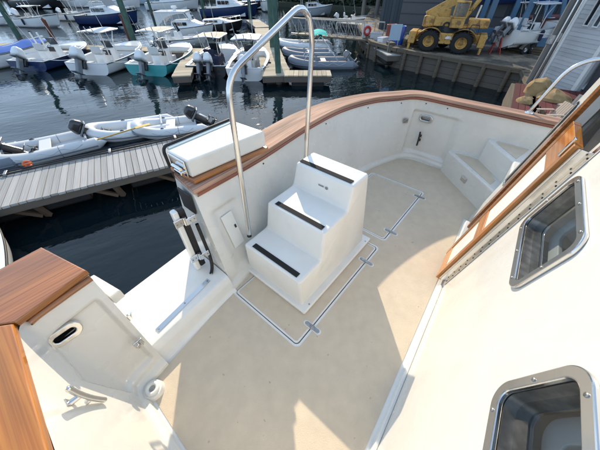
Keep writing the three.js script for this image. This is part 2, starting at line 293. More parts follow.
// ---------- cockpit sole with two hatches ----------
const HATCH = [[0.545, 1.715], [1.845, 2.835]], HZ = [-1.15, -0.487];
{
  const out = (inset) => {
    const pts = []; const c = V(1.6, 0, -0.4);
    const push = (p) => { const d = V(c.x - p.x, 0, c.z - p.z).normalize(); pts.push([p.x + d.x * inset, p.z + d.z * inset]); };
    for (let i = 8; i <= 30; i++) push(runA.S.getPoint(i / 30));
    for (let i = 0; i <= 42; i++) push(runB.S.getPoint(i / 50));
    pts.push([3.52 - inset, 0.3], [2.66, 0.3], [2.66, 0.062 - inset], [-0.30 + inset, 0.225 - inset]);
    return pts;
  };
  const shape = (pts) => new THREE.Shape(pts.map(([x, z]) => new THREE.Vector2(x, -z)));
  const ext = (s, d, top) => new THREE.ExtrudeGeometry(s, { depth: d, bevelEnabled: false, curveSegments: 6 }).rotateX(-Math.PI / 2).translate(0, top - d, 0);
  const base = shape(out(-0.03));
  HATCH.forEach(([a, b]) => base.holes.push(rrect(a, -HZ[1], b, -HZ[0], 0.03, THREE.Path)));
  const sole = mesh('cockpit_sole', ext(base, 0.05, 0), M.gelSmooth, yacht);
  const pan = shape(out(0.045));
  HATCH.forEach(([a, b]) => pan.holes.push(rrect(a - 0.017, -HZ[1] - 0.017, b + 0.017, -HZ[0] + 0.017, 0.04, THREE.Path)));
  mesh('nonskid_panel', ext(pan, 0.003, 0.004), M.nonskid, sole);
  const hatchHinges = [[0.715, 1.497], [1.985, 2.72]];
  HATCH.forEach(([a, b], i) => {
    const h = mesh('deck_hatch', ext(rrect(a + 0.008, -HZ[1] + 0.009, b - 0.008, -HZ[0] - 0.008, 0.026), 0.03, -0.001), M.gelSmooth, yacht);
    mesh('nonskid_panel', ext(rrect(a + 0.021, -HZ[1] + 0.021, b - 0.021, -HZ[0] - 0.021, 0.02), 0.003, 0.003), M.nonskid, h);
    mesh('hatch_gutter', box(b - a + 0.06, 0.02, HZ[1] - HZ[0] + 0.06, (a + b) / 2, -0.062, (HZ[0] + HZ[1]) / 2), M.rubber, h);
    for (const x of hatchHinges[i]) {
      mesh('hinge_pad', ext(rrect(x - 0.021, -HZ[1] - 0.074, x + 0.021, -HZ[1] + 0.074, 0.0205), 0.004, 0.005), M.gelSmooth, h);
      mesh('hinge', [ext(rrect(x - 0.0135, -HZ[1] - 0.062, x + 0.0135, -HZ[1] + 0.062, 0.0132), 0.005, 0.011), bar(V(x - 0.02, 0.009, HZ[1]), V(x + 0.02, 0.009, HZ[1]), 0.006), ...[-0.045, -0.02, 0.02, 0.045].map((d) => new THREE.CylinderGeometry(0.004, 0.004, 0.004, 8).translate(x, 0.012, HZ[1] + d))], M.steelDull, h);
    }
  });
}
// boarding steps resting on the sole
{
  const t = thing('boarding_steps', 'white moulded three-step boarding block with black grip strips on the cockpit sole', 'steps');
  const pr = [[0.79, 0.0], [0.772, 0.335], [1.02, 0.343], [1.042, 0.595], [1.335, 0.602], [1.37, 0.80], [1.585, 0.805], [1.70, 0.0]];
  const s = new THREE.Shape();                          // profile with rounded nosings
  const R = 0.022; pr.forEach((p, i) => { const a = pr[(i + 7) % 8], b = pr[(i + 1) % 8]; const u = (q) => { const d = Math.hypot(q[0] - p[0], q[1] - p[1]); return [p[0] + (q[0] - p[0]) * R / d, p[1] + (q[1] - p[1]) * R / d]; }; const A = u(a), B = u(b); if (i === 0) s.moveTo(...A); else s.lineTo(...A); s.quadraticCurveTo(p[0], p[1], B[0], B[1]); });
  s.closePath();
  const g = new THREE.ExtrudeGeometry(s, { depth: 0.56, bevelEnabled: true, bevelSize: 0.02, bevelThickness: 0.025, bevelOffset: -0.02, bevelSegments: 5, curveSegments: 6 });
  g.translate(0, 0, -1.225);
  const p = g.attributes.position; for (let i = 0; i < p.count; i++) { const y = p.getY(i), z = p.getZ(i), c = -0.935; p.setZ(i, c + (z - c) * (1 - 0.09 * y / 0.8) + (z < c ? 0.035 * y / 0.8 : 0)); }
  g.computeVertexNormals();
  mesh('block', toCreasedNormals(g, 0.9), M.gelSmooth, t);
  mesh('base_flange', rbox(1.005, 0.032, 0.70, 1.252, 0.021, -0.937, 0.012), M.gelSmooth, t);
  for (const [x, y, z0, z1] of [[0.815, 0.3385, -1.15, -0.70], [1.083, 0.598, -1.14, -0.70], [1.41, 0.8035, -1.17, -0.70]]) mesh('grip_strip', rbox(0.042, 0.004, z1 - z0, x, y + 0.0015, (z0 + z1) / 2, 0.0015).rotateZ(0), M.grip, t);
  mesh('maker_mark', [new THREE.CircleGeometry(0.014, 16).scale(1, 0.9, 1).rotateY(-Math.PI / 2).translate(1.349, 0.705, -0.875), new THREE.PlaneGeometry(0.05, 0.012).rotateY(-Math.PI / 2).translate(1.349, 0.706, -0.925)], std(lin(0.25, 0.25, 0.25), 0.5), t);
  for (const [x, z] of [[0.83, -0.607], [1.68, -0.607]]) mesh('screw', new THREE.CylinderGeometry(0.006, 0.006, 0.004, 10).translate(x, 0.038, z), M.steelDull, t);
}
// stainless handrail over the steps
{
  const z = -1.25;
  const h = mesh('handrail', bentPipe([V(0.858, 0.352, z), V(0.905, 1.475, z), V(1.535, 1.745, z), V(1.622, 1.60, z), V(1.586, 0.60, z - 0.02)], 0.0175, 0.11, 14), M.steel, yacht);
  mesh('rail_foot', bar(V(0.856, 0.338, z), V(0.858, 0.36, z), 0.02, 0.018), M.rubber, h);
}
// ---------- cabin bulkhead, raked forward ----------
const RK = Math.tan(THREE.MathUtils.degToRad(9.5));
const wallM = new THREE.Matrix4().makeBasis(V(1, 0, -0.058).normalize(), V(0, 1, RK).normalize(), V(1, 0, -0.058).normalize().cross(V(0, 1, RK).normalize())).setPosition(0, 0, 0.213);
const onWall = (g) => g.applyMatrix4(wallM);
const wext = (s, z0, z1, bev = 0) => onWall(new THREE.ExtrudeGeometry(s, { depth: z1 - z0 - 2 * bev, bevelEnabled: bev > 0, bevelSize: bev, bevelThickness: bev, bevelOffset: -bev, bevelSegments: 2, curveSegments: 10 }).translate(0, 0, z0 + bev));
const WIN = [[1.045, 0.895, 1.565, 1.225, 0.06], [0.0, 0.92, 0.585, 1.222, 0.06], [2.53, 0.55, 2.63, 1.25, 0.02]];
{
  const s = new THREE.Shape([[-0.9, -0.02], [2.72, -0.02], [2.72, 2.05], [-0.9, 2.05]].map(([a, b]) => new THREE.Vector2(a, b)));
  WIN.forEach((w) => s.holes.push(rrect(...w, THREE.Path)));
  s.holes.push(rrect(1.74, 0.13, 2.37, 1.95, 0.03, THREE.Path));
  mesh('cabin_bulkhead', wext(s, 0, 0.05), M.gel, yacht);
  mesh('bulkhead_skirting', wext(rrect(-0.9, -0.01, 1.66, 0.035, 0.012), -0.022, -0.0005, 0.006), M.gelSmooth, yacht);
  mesh('cabin_interior', [[-0.85, 2.68, 0.0, 2.0, 1.35, 1.4], [-0.85, 2.68, 0.0, 0.02, 0.06, 1.4], [-0.85, 2.68, 2.03, 2.06, 0.06, 1.4], [-0.9, -0.86, 0, 2.05, 0.06, 1.4], [2.68, 2.72, 0, 2.05, 0.06, 1.4], [-0.3, 1.6, 0.3, 0.78, 0.45, 1.3]].map((b) => onWall(span(...b))), M.cabin, yacht);
  WIN.forEach((w, i) => {
    const W = part('window', yacht), e = i === 2 ? 0.02 : 0.034;
    const ring = rrect(w[0] - e * 0.35, w[1] - e * 0.35, w[2] + e * 0.35, w[3] + e * 0.35, w[4] + 0.01); ring.holes.push(rrect(w[0] + e * 0.65, w[1] + e * 0.65, w[2] - e * 0.65, w[3] - e * 0.65, w[4] - 0.02, THREE.Path));
    mesh('frame', wext(ring, -0.016, -0.001, 0.004), M.steel, W);
    const rev = rrect(w[0] + 0.002, w[1] + 0.002, w[2] - 0.002, w[3] - 0.002, w[4]); rev.holes.push(rrect(w[0] + e * 0.66, w[1] + e * 0.66, w[2] - e * 0.66, w[3] - e * 0.66, w[4] - 0.02, THREE.Path));
    mesh('reveal', wext(rev, 0.001, 0.075), M.steelDull, W);
    const inn = rrect(w[0] + 0.0, w[1] + 0.0, w[2] - 0.0, w[3] - 0.0, w[4]); inn.holes.push(rrect(w[0] + 0.075, w[1] + 0.06, w[2] - 0.075, w[3] - 0.06, 0.03, THREE.Path));
    mesh('inner_frame', wext(inn, 0.12, 0.14, 0.004), M.cabin, W);
    mesh('pane', onWall(new THREE.ShapeGeometry(rrect(w[0] + 0.01, w[1] + 0.01, w[2] - 0.01, w[3] - 0.01, w[4]), 8).translate(0, 0, 0.035)), M.pane, W);
    if (i < 2) for (const [a, b] of [[0.12, 0], [0.5, 0], [0.88, 0], [0.12, 1], [0.5, 1], [0.88, 1], [0, 0.5], [1, 0.5]]) mesh('screw', onWall(new THREE.SphereGeometry(0.0065, 8, 6).scale(1, 1, 0.5).translate(lerp(w[0] + 0.008 , w[2] - 0.008, a) + (b === 0.5 ? (a ? 0.0 : 0.0) : 0), lerp(w[1] + 0.004, w[3] - 0.004, b), -0.017)), M.steelDull, W);
  });
  // half door: teak frame, white panels, long piano hinge
  const D = part('cabin_door', yacht), zf = -0.075, zb = -0.035;
  const B = (a, b, c, d, z0, z1, r = 0.004) => onWall(span(a, b, c, d, z0, z1, r));
  const turn = (g) => { const u = g.attributes.uv; return g; };
  mesh('stile', B(1.70, 1.752, 0.03, 1.28, zf, zb), M.teakAmber, D, 2);
  mesh('stile', B(2.01, 2.062, 0.03, 1.28, zf, zb), M.teakAmber, D, 2);
  for (const [a, b] of [[0.03, 0.13], [0.50, 0.60], [1.10, 1.28]]) mesh('rail', B(1.7525, 2.0095, a, b, zf + 0.002, zb), M.teakGold, D);
  for (const [a, b] of [[0.131, 0.499], [0.601, 1.099]]) mesh('panel', B(1.7525, 2.0095, a, b, zf + 0.008, zb), M.gelSmooth, D);
  const H = mesh('piano_hinge', [B(1.648, 1.684, 0.06, 1.9, -0.008, -0.001, 0.002), B(1.684, 1.699, 0.06, 1.28, -0.045, -0.0015, 0.002), onWall(new THREE.CylinderGeometry(0.007, 0.007, 1.22, 10).translate(1.688, 0.67, -0.05))], M.steel, D);
  for (let k = 0; k < 22; k++) mesh('screw', onWall(new THREE.SphereGeometry(0.0055, 8, 6).scale(1, 1, 0.5).translate(1.662, 0.10 + k * 0.083, -0.009)), M.dark, H);
  mesh('latch', B(1.735, 1.755, 1.20, 1.30, zf - 0.012, zf - 0.001), M.chrome, D);
  // far jamb with its track
  const J = part('door_jamb', yacht);
  mesh('jamb_post', B(2.375, 2.415, 0.1, 1.95, -0.028, -0.001), M.teak, J);
  mesh('jamb_post', B(2.435, 2.47, 0.1, 1.95, -0.022, -0.001), M.teak, J);
  mesh('track', B(2.4155, 2.4345, 0.1, 1.95, -0.012, -0.001, 0), M.rubber, J);
  mesh('door_sill', B(1.74, 2.47, 0.085, 0.128, -0.05, 0.05), M.gelSmooth, yacht);
}
// port steps up to the side deck
{
  const st = mesh('side_step', prism([[3.55, -0.50], [3.46, -0.50], [2.87, 0.13], [2.70, 0.10], [2.72, 0.3], [3.55, 0.3]], -0.02, 0.28, 0.015), M.gel, yacht);
  mesh('nonskid_panel', prism([[3.46, -0.36], [3.44, -0.41], [2.99, 0.07], [3.10, 0.09], [3.46, -0.10]], 0.2805, 0.284), M.nonskid, st);
  const st2 = mesh('side_step', prism([[3.56, -0.16], [3.45, -0.16], [3.10, 0.14], [2.70, 0.16], [2.72, 0.34], [3.56, 0.34]], 0.27, 0.53, 0.015), M.gel, yacht);
  mesh('nonskid_panel', prism([[3.47, -0.08], [3.43, -0.08], [3.16, 0.15], [3.47, 0.22]], 0.5305, 0.534), M.nonskid, st2);
  const pl = mesh('step_pull', place([rbox(0.085, 0.062, 0.01, 0, 0, 0.002, 0.003), rbox(0.07, 0.012, 0.016, 0, 0.016, 0.006, 0.004)], V(3.16, 0.15, -0.188), -2.32), M.steel, yacht);
  mesh('side_deck', prism([[2.74, 0.31], [3.62, 0.31], [3.62, 3], [2.74, 3]], 0.5, 0.54), M.gel, yacht);
  mesh('cabin_side', prism([[2.66, 0.45], [2.72, 0.45], [2.80, 3], [2.74, 3]], 0.1, 1.9), M.gel, yacht);
  mesh('grab_rail', bentPipe([V(3.60, 0.82, 0.04), V(3.60, 1.30, 0.15), V(3.60, 1.40, 0.55), V(3.60, 1.42, 1.6)], 0.017, 0.16), M.steel, yacht);
  mesh('rail_foot', new THREE.CylinderGeometry(0.035, 0.04, 0.014, 16).translate(3.60, 0.839, 0.045), M.steel, yacht);
}
// deck fittings
function cleatGeo(L) { return [new THREE.SphereGeometry(0.011, 10, 8).translate(0, -L / 2, 0.048), new THREE.SphereGeometry(0.011, 10, 8).translate(0, L / 2, 0.048), pipe([V(0, -L / 2, 0.048), V(0, -L / 4, 0.042), V(0, 0, 0.04), V(0, L / 4, 0.042), V(0, L / 2, 0.048)], 0.011, 24, 10), bar(V(0, -L * 0.16, 0), V(0, -L * 0.14, 0.042), 0.013, 0.01), bar(V(0, L * 0.16, 0), V(0, L * 0.14, 0.042), 0.013, 0.01), rbox(0.032, L * 0.2, 0.006, 0, -L * 0.16, 0.003, 0.002), rbox(0.032, L * 0.2, 0.006, 0, L * 0.16, 0.003, 0.002)]; }
mesh('cleat', place(cleatGeo(0.30), V(-0.385, 0.59, -0.87), Math.PI / 2, 0, 0.16), M.steel, yacht);
mesh('cleat', place(cleatGeo(0.17), V(3.545, 0.30, -0.90), -Math.PI / 2, 0, 0.05), M.black, yacht);
function hawse(w, h) { const s = rrect(-w / 2, -h / 2, w / 2, h / 2, h / 2 - 0.001); s.holes.push(rrect(-w / 2 + 0.018, -h / 2 + 0.018, w / 2 - 0.018, h / 2 - 0.018, h / 2 - 0.0185, THREE.Path)); return [new THREE.ExtrudeGeometry(s, { depth: 0.012, bevelEnabled: true, bevelSize: 0.005, bevelThickness: 0.006, bevelSegments: 3, curveSegments: 10 })]; }
function hawseTube(w, h) { const s = rrect(-w / 2 + 0.006, -h / 2 + 0.006, w / 2 - 0.006, h / 2 - 0.006, h / 2 - 0.007); s.holes.push(rrect(-w / 2 + 0.012, -h / 2 + 0.012, w / 2 - 0.012, h / 2 - 0.012, h / 2 - 0.013, THREE.Path)); return [new THREE.ExtrudeGeometry(s, { depth: 0.2, bevelEnabled: false, curveSegments: 8 }).translate(0, 0, -0.201)]; }
{
  const p1 = V(-0.308, 0.605, -1.226), h1 = mesh('hawse_pipe', place(hawse(0.135, 0.08), p1, 0.03, -0.22), M.steel, yacht);
  mesh('tube', place(hawseTube(0.135, 0.08), p1, 0.03, -0.22), M.steelDull, h1);
  const p2 = V(3.53, 0.555, -0.90), h2 = mesh('hawse_pipe', place(hawse(0.16, 0.085), p2, -Math.PI / 2), M.steel, yacht);
  mesh('tube', place(hawseTube(0.16, 0.085), p2, -Math.PI / 2), M.steelDull, h2);
  mesh('gate_latch', [...place([rbox(0.05, 0.045, 0.012, 0, 0, 0.006, 0.004), rbox(0.018, 0.03, 0.03, -0.008, 0, 0.022, 0.005), bar(V(0.012, -0.016, 0.02), V(0.012, 0.016, 0.02), 0.007)], V(-0.125, 0.30, -1.135), 0, -0.22)], M.steel, yacht);
  mesh('gate_catch', place([rbox(0.02, 0.06, 0.02, 0, 0, 0.01, 0.005), bar(V(0, -0.02, 0.02), V(0, 0.03, 0.035), 0.008)], V(-0.10, 0.22, -1.40), Math.PI / 2), M.chrome, yacht);
  mesh('port_latch', place([rbox(0.06, 0.06, 0.012, 0, 0, 0.006, 0.004), new THREE.TorusGeometry(0.017, 0.005, 8, 16).translate(0, 0, 0.014)], V(3.40, 0.52, -1.10), -0.75), M.steelDull, yacht);
  const sc = mesh('scupper', [new THREE.TorusGeometry(0.03, 0.012, 10, 24).rotateX(Math.PI / 2).translate(-0.222, 0.045, -0.985), new THREE.CylinderGeometry(0.052, 0.06, 0.04, 24).translate(-0.222, 0.02, -0.985)], M.gelSmooth, yacht);
  mesh('drain', new THREE.CylinderGeometry(0.021, 0.021, 0.006, 20).translate(-0.222, 0.042, -0.985), M.steelDull, sc);
  const lk = mesh('locker_door', place([rbox(0.105, 0.30, 0.008, 0, 0, 0.004, 0.003)], V(0.785, 0.40, -1.352), 0.09, -0.28), M.gelSmooth, yacht);
  mesh('locker_latch', place([rbox(0.016, 0.03, 0.006, 0.03, 0.02, 0.011, 0.003)], V(0.785, 0.40, -1.352), 0.09, -0.28), M.black, lk);
}
// ---------- water, shore and quay ----------
const WATER = -1.3, LAND = -0.62;
{
  const h1 = fbm(201, 9, 22, 4), h2 = fbm(205, 28, 44, 3), h3 = fbm(207, 5, 9, 2);
  const bump = tex(1024, 1024, (u, v) => { const a = h1(u, v), b = h2(u, v); return 0.62 * (1 - Math.abs(2 * a - 1)) + 0.25 * b + 0.13 * h3(u, v); }, { srgb: false, size: [6.2, 6.2] });
  const mat = phy(lin(0.004, 0.010, 0.013), 0.03, { ior: 1.4, bumpMap: bump, bumpScale: 0.0085 });
  const ax = (t, c, r) => { const k = t * 2 - 1; return c + Math.sign(k) * (Math.abs(k) * 14 + Math.pow(Math.abs(k), 4) * r); };
  const wave = (x, z) => 0.006 * Math.sin(1.9 * x + 1.1 * z + 0.6 * Math.sin(0.35 * z)) + 0.005 * Math.sin(-1.3 * x + 2.6 * z + 1.3) + 0.003 * Math.sin(4.1 * x - 2.2 * z + 0.5 * Math.sin(x));
  const g = grid(260, 260, (u, v) => { const x = ax(u, 6, 130), z = ax(v, -9, 130); return V(x, WATER + wave(x, z), z); }, (u, v) => { const x = ax(u, 6, 130), z = ax(v, -9, 130); return [x * 0.93 + z * 0.36, z * 0.93 - x * 0.36]; });
  const w = mesh('water', g, mat, scene, true); w.userData = { kind: 'structure', label: 'calm blue harbour water with small ripples', category: 'water' };
}
{
  const n = fbm(301, 6, 6, 5), n2 = fbm(303, 60, 60, 2);
  M.ground = std(0xffffff, 0.95, { map: tex(512, 512, (u, v) => { const k = n(u, v), f = n2(u, v); const t = sstep(0.42, 0.62, k); return [lerp(0.30, 0.50, t) + 0.14 * (f - 0.5), lerp(0.28, 0.45, t) + 0.13 * (f - 0.5), lerp(0.25, 0.38, t) + 0.11 * (f - 0.5)]; }, { size: [5, 5] }) });
  M.bank = std(lin(0.05, 0.055, 0.035), 0.95);
  M.timber = std(0xffffff, 0.9, { map: tex(512, 256, (u, v) => { const a = fbmT(u, v); return [0.30 + 0.16 * a, 0.27 + 0.14 * a, 0.22 + 0.12 * a]; }, { size: [2, 0.6] }) });
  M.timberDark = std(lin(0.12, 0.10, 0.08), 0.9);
}
function fbmT(u, v) { fbmT.f ??= fbm(311, 3, 40, 4); return fbmT.f(u, v); }
const quayLine = [[19.5, -11.0], [14.6, -7.4], [13.75, -5.6], [13.4, -3.2], [13.05, -0.6], [11.6, -0.25], [9.4, 0.0], [8.2, 0.5], [7.8, 6]];
{
  const g = mesh('quay_ground', prism([...quayLine, [90, 6], [90, -40], [46, -34], [34, -18]], LAND - 0.4, LAND), M.ground); g.userData = { kind: 'structure', label: 'dusty boatyard ground behind the timber quay', category: 'ground' };
  const b = mesh('far_bank', prism([[34, -18], [46, -34], [60, -60], [40, -95], [-30, -130], [-30, -122], [20, -86], [37, -52], [35.5, -33]], WATER - 0.5, WATER + 0.5), M.bank); b.userData = { kind: 'structure', label: 'dark wooded bank on the far side of the harbour', category: 'bank' };
}
// timber quay wall: planks between posts, cap beam, each post its own piece
{
  const q = thing('quay_wall', 'dark timber quay wall with leaning posts under the yellow crane', 'quay');
  const r = rng(5);
  for (let i = 0; i < quayLine.length - 2; i++) {
    const a = V(quayLine[i][0] - 0.06, 0, quayLine[i][1]), b = V(quayLine[i + 1][0] - 0.06, 0, quayLine[i + 1][1]);
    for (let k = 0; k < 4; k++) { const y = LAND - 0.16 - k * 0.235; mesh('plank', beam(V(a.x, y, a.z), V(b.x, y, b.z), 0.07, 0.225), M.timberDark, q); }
    mesh('cap_beam', beam(V(a.x - 0.02, LAND + 0.035, a.z), V(b.x - 0.02, LAND + 0.035, b.z), 0.26, 0.13), M.timber, q);
    const L = a.distanceTo(b), n = Math.max(1, Math.round(L / 0.82));
    for (let k = 0; k < n; k++) { const p = a.clone().lerp(b, (k + 0.5) / n); p.x -= 0.12; mesh('post', bar(V(p.x - 0.05, WATER - 0.4, p.z), V(p.x, LAND + 0.02 + 0.12 * r(), p.z + 0.03 * r()), 0.085, 0.075, 10), M.timber, q); }
  }
}
// ---------- docks ----------
const plankMats = [0, 1, 2].map((k) => { const f = fbm(401 + k * 7, 3, 30, 4); return std(0xffffff, 0.88, { map: tex(256, 128, (u, v) => { const a = f(u, v), b = [0.60, 0.625, 0.65][k]; const q = b + 0.13 * (a - 0.5); return [q * 1.01, q, q * 0.975]; }, { size: [1.3, 0.3] }) }); });
const plankTan = [0, 1, 2].map((k) => { const f = fbm(431 + k * 7, 3, 30, 4); return std(0xffffff, 0.9, { map: tex(256, 128, (u, v) => { const a = f(u, v), b = [0.60, 0.66, 0.70][k]; const q = b + 0.22 * (a - 0.5); return [q * 1.04, q * 0.97, q * 0.84]; }, { size: [1.3, 0.3] }) }); });
function dock(name, label, group, a, b, width, top, { planks = 0.145, mats = plankMats, thick = 0.04, fascia = 0.2, fl = 0.25 } = {}) {
  const d = b.clone().sub(a), L = d.length(); const t = thing(name, label, 'dock', V(a.x, top, a.z), Math.atan2(-d.z, d.x), group);
  const n = Math.round(L / planks), r = rng(Math.round(L * 977 + width * 131)), w = L / n;
  const pg = triUV(box(width, thick, w - 0.010), 0).rotateY(Math.PI / 2);
  for (let i = 0; i < n; i++) { const m = new THREE.Mesh(pg, mats[Math.floor(r() * mats.length)]); m.name = 'plank'; m.castShadow = m.receiveShadow = true; m.position.set((i + 0.5) * w, -thick / 2 + 0.004 * r(), (r() - 0.5) * 0.02); m.rotation.y = (r() - 0.5) * 0.008; t.add(m); }
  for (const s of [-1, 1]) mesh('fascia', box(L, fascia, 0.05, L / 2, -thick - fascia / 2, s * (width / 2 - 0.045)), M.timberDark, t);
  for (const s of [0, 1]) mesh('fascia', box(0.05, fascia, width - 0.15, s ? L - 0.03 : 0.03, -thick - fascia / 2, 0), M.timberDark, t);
  for (let i = 0; i < Math.max(1, Math.round(L / 2.4)); i++) { const k = Math.max(1, Math.round(L / 2.4)); mesh('float', rbox(L / k * 0.7, fl, width * 0.7, (i + 0.5) * L / k, -thick - fascia - fl / 2 + 0.02, 0, 0.05), M.rubber, t); }
  return t;
}
// the near dock, plank by plank, with its underside braces, hose rail and orange tie
{
  const top = -0.8, A = V(-3.2, 0, -7.36), B = V(3.05, 0, -5.01);
  const t = dock('dock', 'grey plank dock beyond the stern gate with inflatable dinghies along its far side', null, A, B, 1.26, top, { fascia: 0.13, planks: 0.108 });
  for (const x of [1.9, 3.35, 4.55, 5.6]) mesh('brace', [beam(V(x, -0.16, 0.54), V(x + 0.04, -0.46, 0.46), 0.09, 0.07), beam(V(x - 0.03, -0.42, 0.48), V(x - 0.36, -0.17, 0.48), 0.06, 0.06)], M.brace ??= std(lin(0.11, 0.075, 0.05), 0.9), t);  // brace wood coloured darker to stand in for shade under the dock
  for (const [y, z] of [[0.035, -0.56], [0.035, -0.47]]) mesh('edge_rail', pipe([0, 1, 2, 3, 4, 5, 6, 6.6].map((x) => V(x, y + 0.006 * Math.sin(x * 2.1), z + 0.008 * Math.sin(x * 3 + z * 40))), 0.018, 80, 8), M.black, t);
  for (const x of [1.1, 2.9, 4.6, 5.9]) mesh('rail_clip', rbox(0.05, 0.05, 0.16, x, 0.03, -0.515, 0.01), M.steelDull, t);
  const o = thing('dock_rope', 'orange rope tied round the dock edge rail', 'rope', at(29, 166, top).add(V(0, 0.05, 0)), -0.3);
  mesh('coil', [new THREE.TorusGeometry(0.055, 0.016, 8, 20).rotateX(1.2), new THREE.TorusGeometry(0.06, 0.016, 8, 20).rotateX(0.3).rotateZ(0.6), pipe([V(0, 0, 0), V(0.06, -0.02, 0.06), V(0.0, -0.03, 0.12), V(-0.08, -0.03, 0.10)], 0.014, 24, 8)], std(lin(0.75, 0.19, 0.07), 0.8), o);
}
const P = (x, y, h = WATER) => at(x, y, h);
dock('finger_dock', 'long weathered dock running behind the bows of the small moored boats', null, V(2.0, 0, -25.3), V(10.9, 0, -10.9), 1.0, WATER + 0.4, { planks: 0.2, mats: plankTan });
{
  const T = WATER + 0.4, a = P(277, 75.5, T), b = P(262.5, 28, T);
  dock('main_dock', 'sunlit tan dock walkway leading away beside the green pilings', null, a, b, 1.15, T, { planks: 0.2, mats: plankTan });
  dock('finger_dock', 'short tan finger dock in front of the grey inflatables', null, P(284.5, 73, T), P(331, 73, T), 0.78, T + 0.004, { planks: 0.18, mats: plankTan, fl: 0.4 });
  dock('main_dock', 'far sunlit end of the walkway bending towards the tower boats', null, P(263, 27, T), P(252, 19.5, T), 1.1, T - 0.004, { planks: 0.25, mats: plankTan });
  dock('finger_dock', 'narrow finger dock between the teal boat and the boat with twin motors', null, P(181, 76, T), P(192, 52, T), 0.7, T + 0.003, { planks: 0.18, mats: plankTan });
}
// ---------- pilings ----------
M.pileGreen = std(0xffffff, 0.7, { map: (() => { const f = fbm(501, 5, 12, 4); return tex(256, 256, (u, v) => { const a = f(u, v); return [0.17 + 0.14 * a, 0.28 + 0.14 * a, 0.24 + 0.13 * a]; }, { size: [1, 2] }); })() });
M.pileGrey = std(lin(0.16, 0.15, 0.135), 0.9);
M.pileBrown = std(lin(0.13, 0.05, 0.03), 0.85);
function piling(px, py, r, h, mat, label, group, cap) {
  const p = P(px, py), t = thing('piling', label, 'piling', V(p.x, WATER, p.z), 0, group);
  mesh('shaft', grid(14, 24, (u, v) => { const a = u * 2 * Math.PI, k = r * (1 - 0.12 * v + 0.03 * Math.sin(3 * a + v * 9)); return V(Math.cos(a) * k + 0.03 * v * Math.sin(px), lerp(-1.2, h, v), Math.sin(a) * k + 0.03 * v * Math.cos(px)); }, (u, v) => [u * 2, v * (h + 1)]), mat, t, true);
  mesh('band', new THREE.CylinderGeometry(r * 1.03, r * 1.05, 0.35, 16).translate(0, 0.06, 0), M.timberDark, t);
  mesh('cap', new THREE.ConeGeometry(r * 1.05, cap ? 0.26 : 0.12, 16).translate(0, h + (cap ? 0.13 : 0.06), 0), cap ? M.gelSmooth : mat, t);
}
piling(279, 84, 0.115, 2.72, M.pileGreen, 'green piling with pale pointed cap at the end of the tan walkway', null, true);
piling(273, 56, 0.13, 4.6, M.pileGreen, 'tall green piling standing behind the one with a pale cap');
for (const [x, y, r, h, l] of [[22, 42, 0.17, 5, 'leaning-looking green piling by the boat with blue cover'], [138, 52, 0.16, 5, 'tall green piling behind the bow of the teal boat'], [251, 22, 0.16, 6, 'green piling at the far end of the tan walkway'], [205, 18, 0.16, 6, 'green piling beyond the white cruiser with swept cabin side'], [152, 14, 0.16, 6, 'green piling behind the navy fishing boat'], [222, 8, 0.16, 6, 'green piling among the far tower boats']]) piling(x, y, r, h, M.pileGreen, l, 'green mooring pilings');
piling(362, 24, 0.2, 2.4, M.pileGrey, 'grey piling standing in open water by the far float', 'grey pilings by the far float');
piling(375, 24, 0.2, 2.3, M.pileGrey, 'grey piling standing in open water by the far float', 'grey pilings by the far float');
piling(57, 46, 0.12, 1.3, M.pileBrown, 'short red-brown post on the dock behind the open skiff');
piling(133, 50, 0.08, 1.6, M.pileBrown, 'thin brown post behind the bow of the teal boat');
piling(228, 52, 0.08, 1.3, M.pileGrey, 'short grey post behind the small white boat by the walkway');
// ---------- boats ----------
const paint = (c, r = 0.28) => phy(c, r, { clearcoat: 0.5, clearcoatRoughness: 0.12 });
M.white = paint(lin(0.78, 0.78, 0.76)); M.cream = paint(lin(0.70, 0.66, 0.55), 0.45); M.navy = paint(lin(0.012, 0.03, 0.10)); M.teal = paint(lin(0.06, 0.36, 0.36)); M.blue = paint(lin(0.02, 0.09, 0.42)); M.grayHull = paint(lin(0.42, 0.45, 0.48)); M.black2 = paint(lin(0.015, 0.015, 0.017)); M.redHull = paint(lin(0.16, 0.025, 0.015), 0.6); M.paleBlue = paint(lin(0.36, 0.48, 0.58));
M.canvasTan = std(lin(0.62, 0.55, 0.42), 0.9); M.canvasBlue = std(lin(0.03, 0.12, 0.42), 0.85); M.canvasNavy = std(lin(0.015, 0.02, 0.05), 0.85); M.canvasWhite = std(lin(0.72, 0.72, 0.70), 0.85); M.tealCloth = std(lin(0.02, 0.50, 0.42), 0.85);
M.cush = std(lin(0.55, 0.55, 0.54), 0.8); M.tint = phy(lin(0.02, 0.025, 0.03), 0.04, { clearcoat: 1 }); M.alu = std(lin(0.72, 0.72, 0.72), 0.35, { metalness: 0.9 });
M.motorGrey = paint(lin(0.18, 0.19, 0.20)); M.motorBlack = paint(lin(0.02, 0.02, 0.022));
